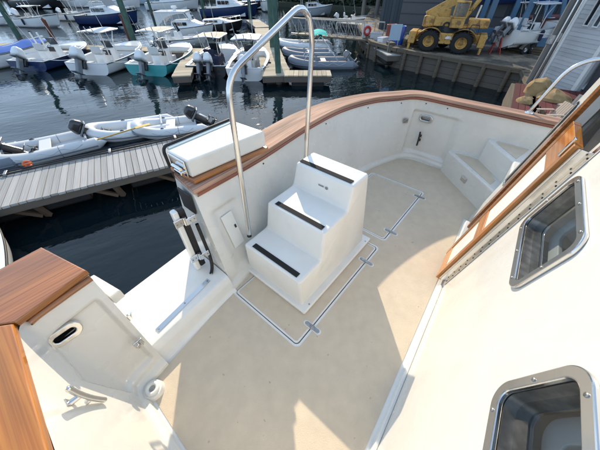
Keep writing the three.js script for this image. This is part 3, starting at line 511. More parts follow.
function outboard(parent, x, y, z, mat, s = 1, tilt = 0.5) {
  const o = part('outboard_motor', parent); o.position.set(x, y, z); o.rotation.z = -tilt; o.scale.setScalar(s);
  const cg = rbox(0.58, 0.44, 0.40, -0.20, 0.46, 0, 0.14, 4); const p = cg.attributes.position;
  for (let i = 0; i < p.count; i++) { const yy = p.getY(i), k = sstep(0.3, 0.68, yy); p.setZ(i, p.getZ(i) * (1 - 0.28 * k)); p.setX(i, p.getX(i) + (p.getX(i) > -0.2 ? -0.10 * k : 0.05 * k)); }
  cg.computeVertexNormals();
  mesh('cowling', cg, mat, o); mesh('cowl_band', rbox(0.56, 0.07, 0.40, -0.20, 0.235, 0, 0.03), M.motorGrey, o);
  mesh('leg', [rbox(0.26, 0.62, 0.16, -0.18, -0.08, 0, 0.05), rbox(0.14, 0.34, 0.10, -0.16, -0.46, 0, 0.03), rbox(0.52, 0.03, 0.26, -0.26, -0.36, 0, 0.012), new THREE.CapsuleGeometry(0.065, 0.34, 4, 10).rotateZ(Math.PI / 2).translate(-0.22, -0.62, 0), rbox(0.16, 0.2, 0.02, -0.16, -0.76, 0, 0.008)], mat === M.motorBlack ? M.motorBlack : M.motorGrey, o);
  mesh('bracket', [rbox(0.16, 0.34, 0.30, 0.02, 0.05, 0, 0.03)], M.motorBlack, o);
  mesh('propeller', [0, 1, 2].map((k) => new THREE.SphereGeometry(0.09, 8, 6).scale(0.18, 1, 0.55).rotateY(0.5).translate(0, 0.11, 0).rotateX(k * 2.094).translate(-0.49, -0.62, 0)), M.black, o);
}
// open hull: x forward from the transom, y up from the waterline
function hullParts(t, { L, B, F, hull, deck = M.white, floor = M.cush, bowDeck = 0.78, stripe }) {
  const hb = (s) => B / 2 * (s < 0.42 ? lerp(0.90, 1, Math.sin(s / 0.42 * Math.PI / 2)) : Math.pow(Math.max(0, 1 - Math.pow((s - 0.42) / 0.58, 2.3)), 0.72));
  const sh = (s) => F * (0.86 + 0.42 * s * s), X = (s) => L * s;
  const side = (s, v) => {                              // v 0 sheer .. 1 keel
    const b = Math.max(0.012, hb(s)), top = sh(s), kb = -0.28 + 0.34 * sstep(0.7, 1, s) , ch = 0.06 + 0.16 * sstep(0.45, 1, s);
    const rake = 0.10 * L * sstep(0.6, 1, s);
    if (v < 0.6) { const k = v / 0.6; return [b * lerp(1, lerp(0.88, 0.6, sstep(0.5, 1, s)), k * k), lerp(top, ch, k), X(s) - rake * k * 0.55]; }
    const k = (v - 0.6) / 0.4; return [b * lerp(lerp(0.88, 0.6, sstep(0.5, 1, s)), 0.0, k), lerp(ch, kb, k), X(s) - rake * (0.55 + 0.45 * k)];
  };
  const H = (sg) => grid(30, 12, (u, v) => { const q = side(u, v); return V(q[2], q[1], sg * q[0]); });
  const tr = grid(8, 8, (u, v) => { const q = side(0, v); return V(0, q[1], lerp(-q[0], q[0], u)); });
  mesh('hull', [H(1), H(-1), tr], hull, t);
  const rim = (sg, w, y) => grid(30, 3, (u, v) => { const b = hb(u * 0.995); return V(X(u * 0.995) , sh(u) + y - 0.02 * (v > 0.7 ? 1 : 0), sg * Math.max(0.0, b + 0.02 - v * w)); });
  mesh('gunwale', [rim(1, 0.17, 0.015), rim(-1, 0.17, 0.015), rbox(0.12, 0.06, B * 0.88, 0.06, sh(0) - 0.02, 0, 0.02)], deck, t);
  const y0 = 0.16, inn = (u) => Math.max(0.0, hb(u) - 0.15);
  const e = bowDeck, lin_ = (sg) => grid(24, 4, (u, v) => V(X(lerp(0.02, e, u)), lerp(sh(u * e), y0, v), sg * inn(lerp(0.02, e, u)) * lerp(1, 0.93, v)));
  mesh('liner', [lin_(1), lin_(-1), grid(8, 4, (u, v) => { const b = inn(e); return V(X(e), lerp(sh(e), y0, v), lerp(-b, b, u)); })], deck, t);
  mesh('floor', grid(24, 6, (u, v) => { const s = lerp(0.01, e, u); return V(X(s), y0, lerp(-1, 1, v) * inn(s) * 0.94); }), floor, t);
  mesh('bow_deck', grid(14, 8, (u, v) => { const s = lerp(e, 0.99, u), b = Math.max(0, hb(s) - 0.02), k = lerp(-1, 1, v); return V(X(s), sh(s) - 0.005 + 0.03 * (1 - k * k) * (b / (B / 2)), k * b); }), deck, t);
  mesh('rub_rail', [1, -1].map((sg) => pipe([0, 0.15, 0.3, 0.45, 0.6, 0.72, 0.82, 0.9, 0.96, 0.99].map((s) => V(X(s), sh(s) - 0.03, sg * (hb(s) + 0.012))), 0.016, 40, 6)), stripe ?? M.rubber, t);
  return { hb, sh, X, y0 };
}
function boat(o) {
  const t = thing(o.name, o.label, 'boat', V(o.p.x, o.y ?? WATER, o.p.z), Math.atan2(-o.dir[1], o.dir[0]), o.group), sc = o.sc ?? 0.74;
  t.scale.setScalar(sc); o = { ...o, B: o.front ? 1.08 * o.B / sc : o.B / Math.sqrt(sc) };
  const { hb, sh, X, y0 } = hullParts(t, o), L = o.L, B = o.B;
  if (o.console) {
    const cx = L * (o.cx ?? 0.45), c = part('console', t), cw = 0.62;
    const g = rbox(0.62, 0.85, cw, cx, y0 + 0.42, 0, 0.05, 3), p = g.attributes.position; for (let i = 0; i < p.count; i++) if (p.getX(i) > cx && p.getY(i) > y0 + 0.5) p.setX(i, p.getX(i) - 0.22); g.computeVertexNormals();
    mesh('pod', g, o.consoleMat ?? M.white, c);
    mesh('dash', rbox(0.03, 0.26, cw * 0.8, cx - 0.315, y0 + 0.62, 0, 0.01), M.motorBlack, c);
    mesh('windscreen', rbox(0.02, 0.42, cw * 0.95, 0, 0, 0, 0.008).rotateZ(0.45).translate(cx - 0.02, y0 + 1.02, 0), M.tint, c);
    mesh('wheel', new THREE.TorusGeometry(0.15, 0.014, 6, 18).rotateY(Math.PI / 2).rotateZ(-0.3).translate(cx - 0.39, y0 + 0.72, 0), M.motorBlack, c);
    mesh('helm_seat', [rbox(0.4, 0.1, cw, cx - 0.95, y0 + 0.72, 0, 0.04), rbox(0.1, 0.35, cw, cx - 1.14, y0 + 0.9, 0, 0.04)], o.seat ?? M.cush, t);
    mesh('seat_base', rbox(0.36, 0.64, cw * 0.8, cx - 0.96, y0 + 0.34, 0, 0.03), M.white, t);
    mesh('bow_seat', rbox(0.45, 0.36, cw * 0.9, cx + 0.55, y0 + 0.18, 0, 0.05), o.seat ?? M.cush, t);
  }
  if (o.ttop) {
    const cx = L * (o.cx ?? 0.45) - 0.25, w = 0.38, T = part('t_top', t), hh = y0 + (o.ttopH ?? 1.95);
    for (const sx of [-0.45, 0.38]) for (const sz of [-1, 1]) mesh('leg', bentPipe([V(cx + sx * 0.9, y0, sz * w), V(cx + sx * 0.95, y0 + 1.2, sz * w), V(cx + sx * 1.4, hh, sz * w * 1.4)], 0.026, 0.2, 8), o.legMat ?? M.alu, T);
    mesh('canopy', grid(12, 10, (u, v) => V(cx + lerp(-0.85, 0.8, u), hh + 0.06 * (1 - (2 * v - 1) ** 2) + 0.015, lerp(-0.72, 0.72, v))), o.ttop, T);
    mesh('canopy_frame', [pipe([V(cx - 0.85, hh, -0.72), V(cx - 0.85, hh + 0.05, 0), V(cx - 0.85, hh, 0.72), V(cx, hh, 0.74), V(cx + 0.8, hh, 0.72), V(cx + 0.8, hh + 0.05, 0), V(cx + 0.8, hh, -0.72), V(cx, hh, -0.74)], 0.028, 80, 8, 0.3, true)], o.ttopSlab ? o.ttop : M.alu, T);
    if (o.ttopSlab) mesh('underside', grid(4, 4, (u, v) => V(cx + lerp(-0.84, 0.79, u), hh - 0.03, lerp(-0.72, 0.72, v))), o.ttop, T);
    for (let k = 0; k < 3; k++) mesh('rod_holder', bar(V(cx - 0.86, hh - 0.05, -0.4 + k * 0.4), V(cx - 1.0, hh + 0.28, -0.4 + k * 0.4), 0.025), M.alu, T);
  }
  if (o.cabin) {                                        // house with raked front, windows and a hard top
    const [a, b, hgt] = o.cabin, C = part('cabin', t), w0 = hb(a) * 0.82, yb = sh(0.5) - 0.02;
    const wd = (s) => Math.min(hb(s) * 0.84, w0), house = grid(20, 10, (u, v) => { const s = lerp(a, b, u), k = lerp(-1, 1, v), w = Math.max(0.05, wd(s)), e = Math.min(1, (1 - Math.abs(k)) * 5), top = hgt * (1 - 0.82 * sstep(0.48, 0.98, u)); return V(X(s), yb + (sh(s) - sh(0.5)) + top * sstep(0, 1, e), k * w); });
    mesh('house', house, M.white, C);
    for (const sg of [-1, 1]) for (let k = 0; k < 3; k++) { const s0 = lerp(a, b, 0.06 + k * 0.15), s1 = lerp(a, b, 0.19 + k * 0.15); mesh('window', box(X(s1) - X(s0), hgt * 0.42, 0.02, (X(s0) + X(s1)) / 2, yb + hgt * 0.58, sg * (wd((s0 + s1) / 2) * 0.965 + 0.012)), M.tint, C); }
    if (o.hardtop) {
      const x0 = X(a) - o.hardtop, x1 = X(lerp(a, b, 0.5)), hy = yb + hgt + (o.topH ?? 0.75);
      mesh('hard_top', rbox(x1 - x0, 0.09, w0 * 2.05, (x0 + x1) / 2, hy, 0, 0.04), o.topMat ?? M.white, C);
      for (const sg of [-1, 1]) { for (const f of [0.06, 0.55, 0.95]) mesh('post', bar(V(lerp(x0, x1, f) + (f > 0.9 ? 0.5 : f > 0.5 ? 0.1 : 0), f < 0.1 ? y0 + 0.3 : yb + hgt * 0.8, sg * w0 * 0.92), V(lerp(x0, x1, f), hy - 0.03, sg * w0 * 0.95), 0.03), M.alu, C); }
      mesh('windshield', rbox(0.02, o.topH ?? 0.75, w0 * 1.8, 0, 0, 0, 0.008).rotateZ(0.5).translate(x1 + 0.2, yb + hgt + (o.topH ?? 0.75) * 0.45, 0), M.tint, C);
      mesh('radar', [new THREE.CylinderGeometry(0.24, 0.26, 0.16, 20).translate(lerp(x0, x1, 0.6), hy + 0.3, 0), rbox(0.2, 0.22, 0.3, lerp(x0, x1, 0.6), hy + 0.13, 0, 0.03)], M.white, C);
      if (o.swoop) for (const sg of [-1, 1]) mesh('side_arch', grid(14, 2, (u, v) => { const x = lerp(x0, x1 - 0.1, u), arc = Math.sin(u * Math.PI * 0.5); return V(x, lerp(hy - 0.04, yb + lerp(0.05, hgt + 0.35, arc), v * (0.3 + 0.7 * (1 - arc))), sg * w0 * 0.99); }), M.canvasWhite, C);
    }
    if (o.tower) {
      const cx = X(lerp(a, b, 0.25)), hy = yb + hgt;
      for (const sx of [-0.5, 0.5]) for (const sz of [-1, 1]) mesh('tower_leg', bar(V(cx + sx * 1.3, hy * 0.7, sz * w0 * 0.9), V(cx + sx * 0.7, hy + o.tower, sz * w0 * 0.5), 0.03), M.alu, C);
      for (const k of [0.45, 1]) mesh('tower_deck', rbox(1.1, 0.06, w0 * 1.3, cx, hy + o.tower * k, 0, 0.02), M.white, C);
      mesh('tower_pod', rbox(0.4, 0.5, 0.6, cx + 0.2, hy + o.tower * 0.45 + 0.27, 0, 0.05), M.white, C);
    }
  }
  if (o.console) {
    const ax = L * (o.cx ?? 0.45);
    mesh('antenna', [bar(V(ax + 0.1, y0 + 0.9, 0.3), V(ax - 0.7, y0 + 3.4, 0.42), 0.014, 0.005, 6), bar(V(ax - 0.9, y0 + 0.7, -0.35), V(ax - 1.5, y0 + 2.6, -0.5), 0.012, 0.004, 6)], M.white, t);
    for (const sg of [-1, 1]) { mesh('fender', new THREE.CapsuleGeometry(0.10, 0.36, 4, 10).translate(L * 0.34, sh(0.3) - 0.3, sg * (hb(0.34) + 0.10)), sg > 0 ? M.canvasNavy : M.white, t); mesh('cleat', [bar(V(L * 0.08, sh(0) + 0.05, sg * (hb(0.08) - 0.08)), V(L * 0.13, sh(0) + 0.05, sg * (hb(0.13) - 0.08)), 0.02)], M.steel, t); }
    mesh('stern_line', pipe([V(0.25, sh(0) + 0.06, hb(0) - 0.1), V(0.9, sh(0) - 0.1, hb(0) + 0.35), V(1.6, sh(0) - 0.15, hb(0) + 0.6)], 0.018, 20, 6), M.canvasWhite, t);
    mesh('cooler', [rbox(0.55, 0.30, 0.34, L * 0.14, y0 + 0.15, -0.4, 0.04), rbox(0.58, 0.06, 0.37, L * 0.14, y0 + 0.32, -0.4, 0.02)], o.seat ?? M.cush, t);
    for (const sg of [1, -1]) mesh('side_rail', pipe([0.55, 0.68, 0.8, 0.9].map((q) => V(X(q), sh(q) + 0.10, sg * Math.max(0.05, hb(q) - 0.06))), 0.016, 24, 6), M.alu, t);
  }
  if (o.rail) for (const sg of [-1, 1]) { const R = part('bow_rail', t); mesh('tube', pipe([0.5, 0.62, 0.75, 0.87, 0.96].map((s) => V(X(s), sh(s) + 0.38, sg * Math.max(0.05, hb(s) - 0.08))), 0.016, 30, 6), M.alu, R); for (const s of [0.5, 0.62, 0.75, 0.87, 0.96]) mesh('stanchion', bar(V(X(s), sh(s), sg * Math.max(0.05, hb(s) - 0.08)), V(X(s), sh(s) + 0.38, sg * Math.max(0.05, hb(s) - 0.08)), 0.012, 0.012, 6), M.alu, R); }
  if (o.cover) mesh('canvas_cover', grid(20, 12, (u, v) => { const s = lerp(o.cover[0], o.cover[1], u), k = lerp(-1, 1, v); return V(X(s), sh(s) + 0.04 + 0.30 * (1 - k * k) * (0.75 + 0.25 * Math.sin(u * 9)) * Math.min(1, 4 * (1 - u)), k * (hb(s) - 0.01)); }), o.cover[2], t);
  (o.motors ?? []).forEach((z) => outboard(t, -0.16, sh(0) - 0.12, z, o.motorMat ?? M.white, (o.ms ?? 1) * (o.front ? 1.18 : 1), o.tilt ?? 0.55));
  (o.extra ?? (() => {}))(t, { hb, sh, X, y0 });
  return t;
}
const bowDir = [0.85, -0.53];
const mid = (a, b) => a.clone().lerp(b, 0.5);
boat({ name: 'skiff', label: 'boat with bright blue canvas cover beside the green piling', p: P(-32, 72), dir: [0.62, -0.10], L: 5.4, B: 2.0, F: 0.85, hull: M.white, cover: [0.05, 0.9, M.canvasBlue], extra: (t, h) => mesh('boom', bar(V(2.2, 0.95, 0.2), V(4.9, 1.25, -0.1), 0.045), M.alu, t) });
boat({ name: 'open_skiff', label: 'white open skiff with navy hull sides and a tilted white outboard', p: P(31, 71), front: true, dir: bowDir, L: 5.0, B: 2.0, F: 0.62, hull: M.navy, motors: [0], tilt: 0.6, console: true, cx: 0.5, extra: (t, h) => { mesh('bench', rbox(0.35, 0.34, 1.3, 0.8, h.y0 + 0.17, 0, 0.04), M.cush, t); mesh('leaning_post', [bar(V(1.75, h.y0, -0.25), V(1.6, 1.75, -0.3), 0.05), bar(V(1.75, h.y0, 0.25), V(1.6, 1.75, 0.2), 0.05)], M.white, t); } });
boat({ name: 'center_console_boat', label: 'white center console boat with aluminium top and big outboard beside the open skiff', p: P(91, 75), front: true, dir: bowDir, L: 5.2, B: 2.05, F: 0.72, hull: M.white, motors: [-0.12], tilt: 0.55, ms: 1.1, console: true, ttop: M.canvasWhite, ttopSlab: false, ttopH: 1.75 });
boat({ name: 'center_console_boat', label: 'teal-hulled center console boat with tan canvas top and white outboard', p: P(149, 76), front: true, dir: bowDir, L: 5.2, B: 1.95, F: 0.68, hull: M.teal, motors: [0], tilt: 0.5, console: true, ttop: M.canvasTan, ttopH: 1.8 });
boat({ name: 'bowrider_boat', label: 'white boat with dark canvas over its seats and twin white outboards', p: P(208, 78), front: true, dir: [0.81, -0.59], L: 4.7, B: 1.75, F: 0.72, hull: M.black2, motors: [-0.28, 0.28], tilt: 0.5, ms: 0.9, console: true, consoleMat: M.canvasNavy, seat: M.canvasNavy, ttop: M.canvasTan, ttopH: 1.6, extra: (t, h) => mesh('canvas_cover', rbox(1.3, 0.5, 1.1, 1.35, h.y0 + 0.5, 0, 0.12, 3), M.canvasNavy, t) });
boat({ name: 'center_console_boat', label: 'small white center console boat with pale blue hard top beside the tan walkway', p: P(246, 81), front: true, dir: [0.77, -0.63], L: 4.6, B: 1.55, F: 0.72, hull: M.white, motors: [0], tilt: 0.45, ms: 0.9, console: true, ttop: M.paleBlue, ttopSlab: true, ttopH: 1.6 });
// second row
boat({ name: 'motor_boat', label: 'white open motor boat with navy striped outboard lying beyond the brown post', p: P(24, 26), dir: [0.45, 0.89], L: 5.8, B: 2.1, F: 0.95, hull: M.white, motors: [0.0], ms: 1.3, tilt: 0.4, console: true, ttop: M.canvasWhite, ttopH: 1.7 });
boat({ name: 'fishing_boat', label: 'navy-hulled fishing boat with white cabin between two green pilings', p: P(84, 24), dir: [0.63, 0.78], L: 7.2, B: 2.5, F: 1.05, hull: M.navy, cabin: [0.3, 0.78, 0.75], hardtop: 0.9, topH: 0.8, rail: true });
boat({ name: 'cabin_cruiser', label: 'white cabin cruiser with swept cabin side, hard top and radar dome', p: P(158, 37), dir: [0.66, 0.75], L: 5.6, B: 2.0, F: 0.82, hull: M.white, cabin: [0.34, 0.86, 0.55], hardtop: 1.3, topH: 0.62, swoop: true });
boat({ name: 'runabout_boat', label: 'low white runabout with black windscreen in front of the cabin cruiser', p: P(160, 45.5), dir: [0.60, 0.80], L: 4.2, B: 1.6, F: 0.55, hull: M.white, console: true, motors: [0], ms: 0.8 });
boat({ name: 'motor_yacht', label: 'long white motor yacht bow with low cabin pointing at the tan walkway', p: P(196, 32), dir: [0.74, 0.67], L: 5.0, B: 1.9, F: 0.75, hull: M.black2, cabin: [0.2, 0.8, 0.4], rail: true });
boat({ name: 'skiff', label: 'small white skiff with bare aluminium frame beyond the striped outboard boat', p: P(64, 20), dir: [0.5, 0.86], L: 5, B: 1.9, F: 0.8, hull: M.white, console: true, ttop: M.white, motors: [0] });
boat({ name: 'skiff', label: 'white work skiff half hidden in the far left rows', p: P(-14, 24), dir: [0.5, 0.86], L: 5.6, B: 2, F: 0.8, hull: M.white, console: true, motors: [0], motorMat: M.motorBlack });
// third row, far off
boat({ name: 'sport_fishing_boat', label: 'white sport fishing boat with lookout tower nearest the green piling beyond the cruiser', p: P(204, 17), dir: [0.62, 0.78], L: 8, B: 2.7, F: 1.2, hull: M.navy, cabin: [0.3, 0.75, 0.9], tower: 1.8, rail: true });
boat({ name: 'sport_fishing_boat', label: 'white tower boat lying bow-on at the far end of the walkway', p: P(270, 9), dir: [-0.72, 0.70], L: 7, B: 2.6, F: 1.2, hull: M.white, cabin: [0.3, 0.75, 0.9], tower: 1.5, rail: true });
boat({ name: 'fishing_boat', label: 'far white boat with hard top behind the navy fishing boat', p: P(95, 9), dir: [0.6, 0.8], L: 9, B: 2.8, F: 1.2, hull: M.white, cabin: [0.3, 0.75, 0.9], hardtop: 1.2 });
boat({ name: 'fishing_boat', label: 'far white cabin boat directly beyond the cruiser with radar dome', p: P(150, 10), dir: [0.62, 0.78], L: 9, B: 2.8, F: 1.2, hull: M.white, cabin: [0.3, 0.75, 0.9], hardtop: 1.0, rail: true });
boat({ name: 'motor_boat', label: 'far dark-hulled boat in the back row behind the striped outboard', p: P(20, 8), dir: [0.5, 0.86], L: 10, B: 3, F: 1.3, hull: M.black2, cabin: [0.3, 0.75, 0.9], hardtop: 1.0 });
boat({ name: 'motor_boat', label: 'far grey boat lying across the water beyond the two green pilings', p: P(292, 16), dir: [0.72, 0.70], L: 6, B: 2.2, F: 1.0, hull: M.grayHull, cabin: [0.35, 0.8, 0.6], hardtop: 0.8 });
boat({ name: 'skiff', label: 'white open boat on the far float beside the grey pilings', p: P(337, 26), dir: [0.70, 0.71], L: 4.2, B: 1.6, F: 0.7, hull: M.white, console: true, motors: [0] });
boat({ name: 'skiff', label: 'white skiff moored at the dark near dock beside the stern, only its edge showing', p: P(0, 285, WATER + 0.4).add(V(-0.52, 0, 0)), dir: [0.13, -0.99], L: 2.4, B: 1.15, F: 0.42, hull: M.white, sc: 1 });
boat({ name: 'motor_boat', label: 'far white boat with bare tower frame in the very back row', p: P(60, 7), dir: [0.55, 0.83], L: 9, B: 2.6, F: 1.2, hull: M.white, cabin: [0.3, 0.75, 0.8], tower: 1.6 });
boat({ name: 'motor_boat', label: 'far teal-striped boat beyond the white cabin boat', p: P(128, 4), dir: [0.6, 0.8], L: 10, B: 2.8, F: 1.2, hull: M.paleBlue, cabin: [0.3, 0.75, 0.8], hardtop: 1 });
boat({ name: 'motor_boat', label: 'far black-hulled boat beyond the lookout tower boat', p: P(232, 9), dir: [0.65, 0.76], L: 7, B: 2.4, F: 1.1, hull: M.black2, cabin: [0.3, 0.75, 0.7], tower: 1.2 });
// ---------- inflatables ----------
M.tubeGrey = std(lin(0.62, 0.62, 0.61), 0.45); M.tubeDark = std(lin(0.17, 0.19, 0.22), 0.5); M.tubeWhite = std(lin(0.70, 0.70, 0.69), 0.4);
function inflatable({ label, p, dir, L, B, r, tube, motor, paddle, group, bimini, seat = M.tubeGrey }) {
  const t = thing('inflatable_dinghy', label, 'dinghy', V(p.x, WATER, p.z), Math.atan2(-dir[1], dir[0]), group);
  const y = r * 0.55, w = B / 2 - r, path = [V(-0.12, y, w), V(L * 0.3, y, w), V(L * 0.62, y + 0.02, w * 0.97), V(L * 0.85, y + 0.10, w * 0.62), V(L - r, y + 0.16, 0), V(L * 0.85, y + 0.10, -w * 0.62), V(L * 0.62, y + 0.02, -w * 0.97), V(L * 0.3, y, -w), V(-0.12, y, -w)];
  mesh('tube', [pipe(path, r, 90, 16), ...[1, -1].map((s) => new THREE.ConeGeometry(r, r * 1.5, 16).rotateZ(Math.PI / 2).translate(-0.12 - r * 0.75, y, s * w))], tube, t);
  mesh('rub_strake', [1, -1].map((s) => pipe(path.slice(s > 0 ? 0 : 4, s > 0 ? 5 : 9).map((q) => V(q.x + (q.x > L * 0.8 ? r * 0.9 : 0), q.y, q.z + Math.sign(q.z) * r * 0.97)), 0.018, 40, 6)), M.tubeDark, t);
  mesh('floor', grid(16, 6, (u, v) => V(lerp(0.02, L * 0.86, u), r * 0.45, lerp(-1, 1, v) * w * (1 - 0.75 * sstep(0.6, 1, u)))), M.tubeGrey, t);
  mesh('transom', rbox(0.05, r * 2.1, w * 1.9, 0.06, y + 0.03, 0, 0.015), M.grayHull, t);
  mesh('seat', rbox(0.24, 0.03, w * 2.2, L * 0.42, y + r * 0.75, 0, 0.01), seat, t);
  for (const s of [1, -1]) mesh('grab_handle', pipe([V(L * 0.5, y + r * 0.9, s * w), V(L * 0.53, y + r * 1.15, s * w), V(L * 0.57, y + r * 0.9, s * w)], 0.012, 12, 6), M.black, t);
  for (const s of [1, -1]) mesh('grab_line', pipe([0, 1, 2, 3, 4, 5, 6].map((k) => V(L * (0.08 + k * 0.1), y + r * (k % 2 ? 0.30 : 0.72), s * (w + r * (k % 2 ? 0.96 : 0.72)))), 0.007, 50, 5), M.cush, t);
  mesh('seam_patch', [1, -1].map((s) => new THREE.TorusGeometry(r * 1.004, 0.006, 6, 24).rotateY(Math.PI / 2).translate(L * 0.3, y, s * w)), M.tubeDark, t);
  if (motor) outboard(t, 0.0, y + 0.10, 0, motor, 0.62, 0.9);
  if (bimini) { const C = part('bimini', t); mesh('canopy', grid(16, 6, (u, v) => V(L * 0.5 + lerp(-0.30, 0.34, v) + 0.02 * Math.sin(u * 20), 1.35 + 0.09 * Math.sin(v * Math.PI) - 0.10 * (2 * u - 1) ** 2, lerp(-0.62, 0.62, u))), bimini, C); mesh('roll', pipe([V(L * 0.5, 1.25, -0.62), V(L * 0.5, 1.36, 0), V(L * 0.5, 1.25, 0.62)], 0.07, 24, 8), bimini, C); for (const s of [-1, 1]) for (const x of [0.2, 0.75]) mesh('strut', bar(V(L * x, y + r, s * w), V(L * 0.5, 1.27, s * 0.6), 0.013), M.alu, C); }
  return t;
}
const dkDir = [0.936, 0.352], opp = (d) => [-d[0], -d[1]];
inflatable({ label: 'light grey inflatable dinghy with black outboard tied beyond the plank dock', p: P(92, 142), dir: [-0.97, -0.24], L: 2.15, B: 1.1, r: 0.15, tube: M.tubeGrey, motor: M.motorBlack });
{
  const d = inflatable({ label: 'grey inflatable dinghy with a yellow paddle lying in it', p: P(166, 127), dir: [-0.90, -0.43], L: 1.95, B: 1.05, r: 0.145, tube: M.tubeWhite });
  const q = thing('paddle', 'yellow wooden paddle lying across the grey dinghy', 'paddle', P(122, 133, WATER + 0.36), -0.15);
  mesh('shaft', bar(V(-0.55, 0, 0), V(0.35, 0.03, 0), 0.016), std(lin(0.62, 0.40, 0.08), 0.5), q); mesh('blade', rbox(0.36, 0.015, 0.13, 0.5, 0.035, 0, 0.006), std(lin(0.66, 0.46, 0.12), 0.5), q);
}
inflatable({ label: 'pale inflatable dinghy with dark motor by the folded coaming box', p: P(199, 127), dir: [-0.85, -0.52], L: 1.7, B: 1.05, r: 0.145, tube: M.tubeWhite, motor: M.motorBlack });
inflatable({ label: 'dark inflatable with black motor at the far left end of the plank dock', p: P(14, 160), dir: [-0.95, -0.3], L: 2.2, B: 1.15, r: 0.17, tube: M.tubeDark, motor: M.motorBlack });
inflatable({ label: 'dark grey inflatable with folded teal canopy and tilted outboard beside the short finger dock', p: P(348, 66), dir: [-0.66, -0.75], L: 2.9, B: 1.35, r: 0.2, tube: M.tubeDark, motor: M.motorGrey, bimini: M.tealCloth });
inflatable({ label: 'grey inflatable lying behind the one with the teal canopy', p: P(330, 57), dir: [-0.66, -0.75], L: 2.6, B: 1.4, r: 0.2, tube: M.tubeDark, seat: M.white });
inflatable({ label: 'pale inflatable furthest from the short finger dock', p: P(326, 48), dir: [-0.66, -0.75], L: 3.0, B: 1.5, r: 0.22, tube: M.tubeWhite, seat: M.tubeWhite });
// ---------- boatyard on the quay ----------
M.yellow = std(0xffffff, 0.5, { map: (() => { const f = fbm(601, 6, 6, 5), f2 = fbm(603, 30, 30, 2); return tex(256, 256, (u, v) => { const a = f(u, v), k = sstep(0.6, 0.72, f(v, u)), q = 0.94 + 0.2 * (f2(u, v) - 0.5); return [lerp(0.80, 0.47, k * 0.7) * q, lerp(0.62, 0.34, k * 0.7) * q, lerp(0.32, 0.20, k * 0.7) * q]; }, { size: [1.6, 1.6] }); })() });
M.tyre = std(lin(0.018, 0.018, 0.018), 0.9); M.craneDark = std(lin(0.03, 0.03, 0.03), 0.7);
function wheelGeo(r, w) { const pr = [[r * 0.55, -w / 2], [r * 0.86, -w / 2], [r * 0.97, -w * 0.38], [r, -w * 0.2], [r, w * 0.2], [r * 0.97, w * 0.38], [r * 0.86, w / 2], [r * 0.55, w / 2]]; return new THREE.LatheGeometry(pr.map(([a, b]) => new THREE.Vector2(a, b)), 32).rotateX(Math.PI / 2); }
function rimGeo(r, w) { const pr = [[0.001, w * 0.30], [r * 0.16, w * 0.30], [r * 0.18, w * 0.12], [r * 0.40, w * 0.12], [r * 0.46, w * 0.40], [r * 0.56, w * 0.42], [r * 0.56, -w * 0.42], [0.001, -w * 0.42]]; return new THREE.LatheGeometry(pr.map(([a, b]) => new THREE.Vector2(a, b)), 28).rotateX(Math.PI / 2); }
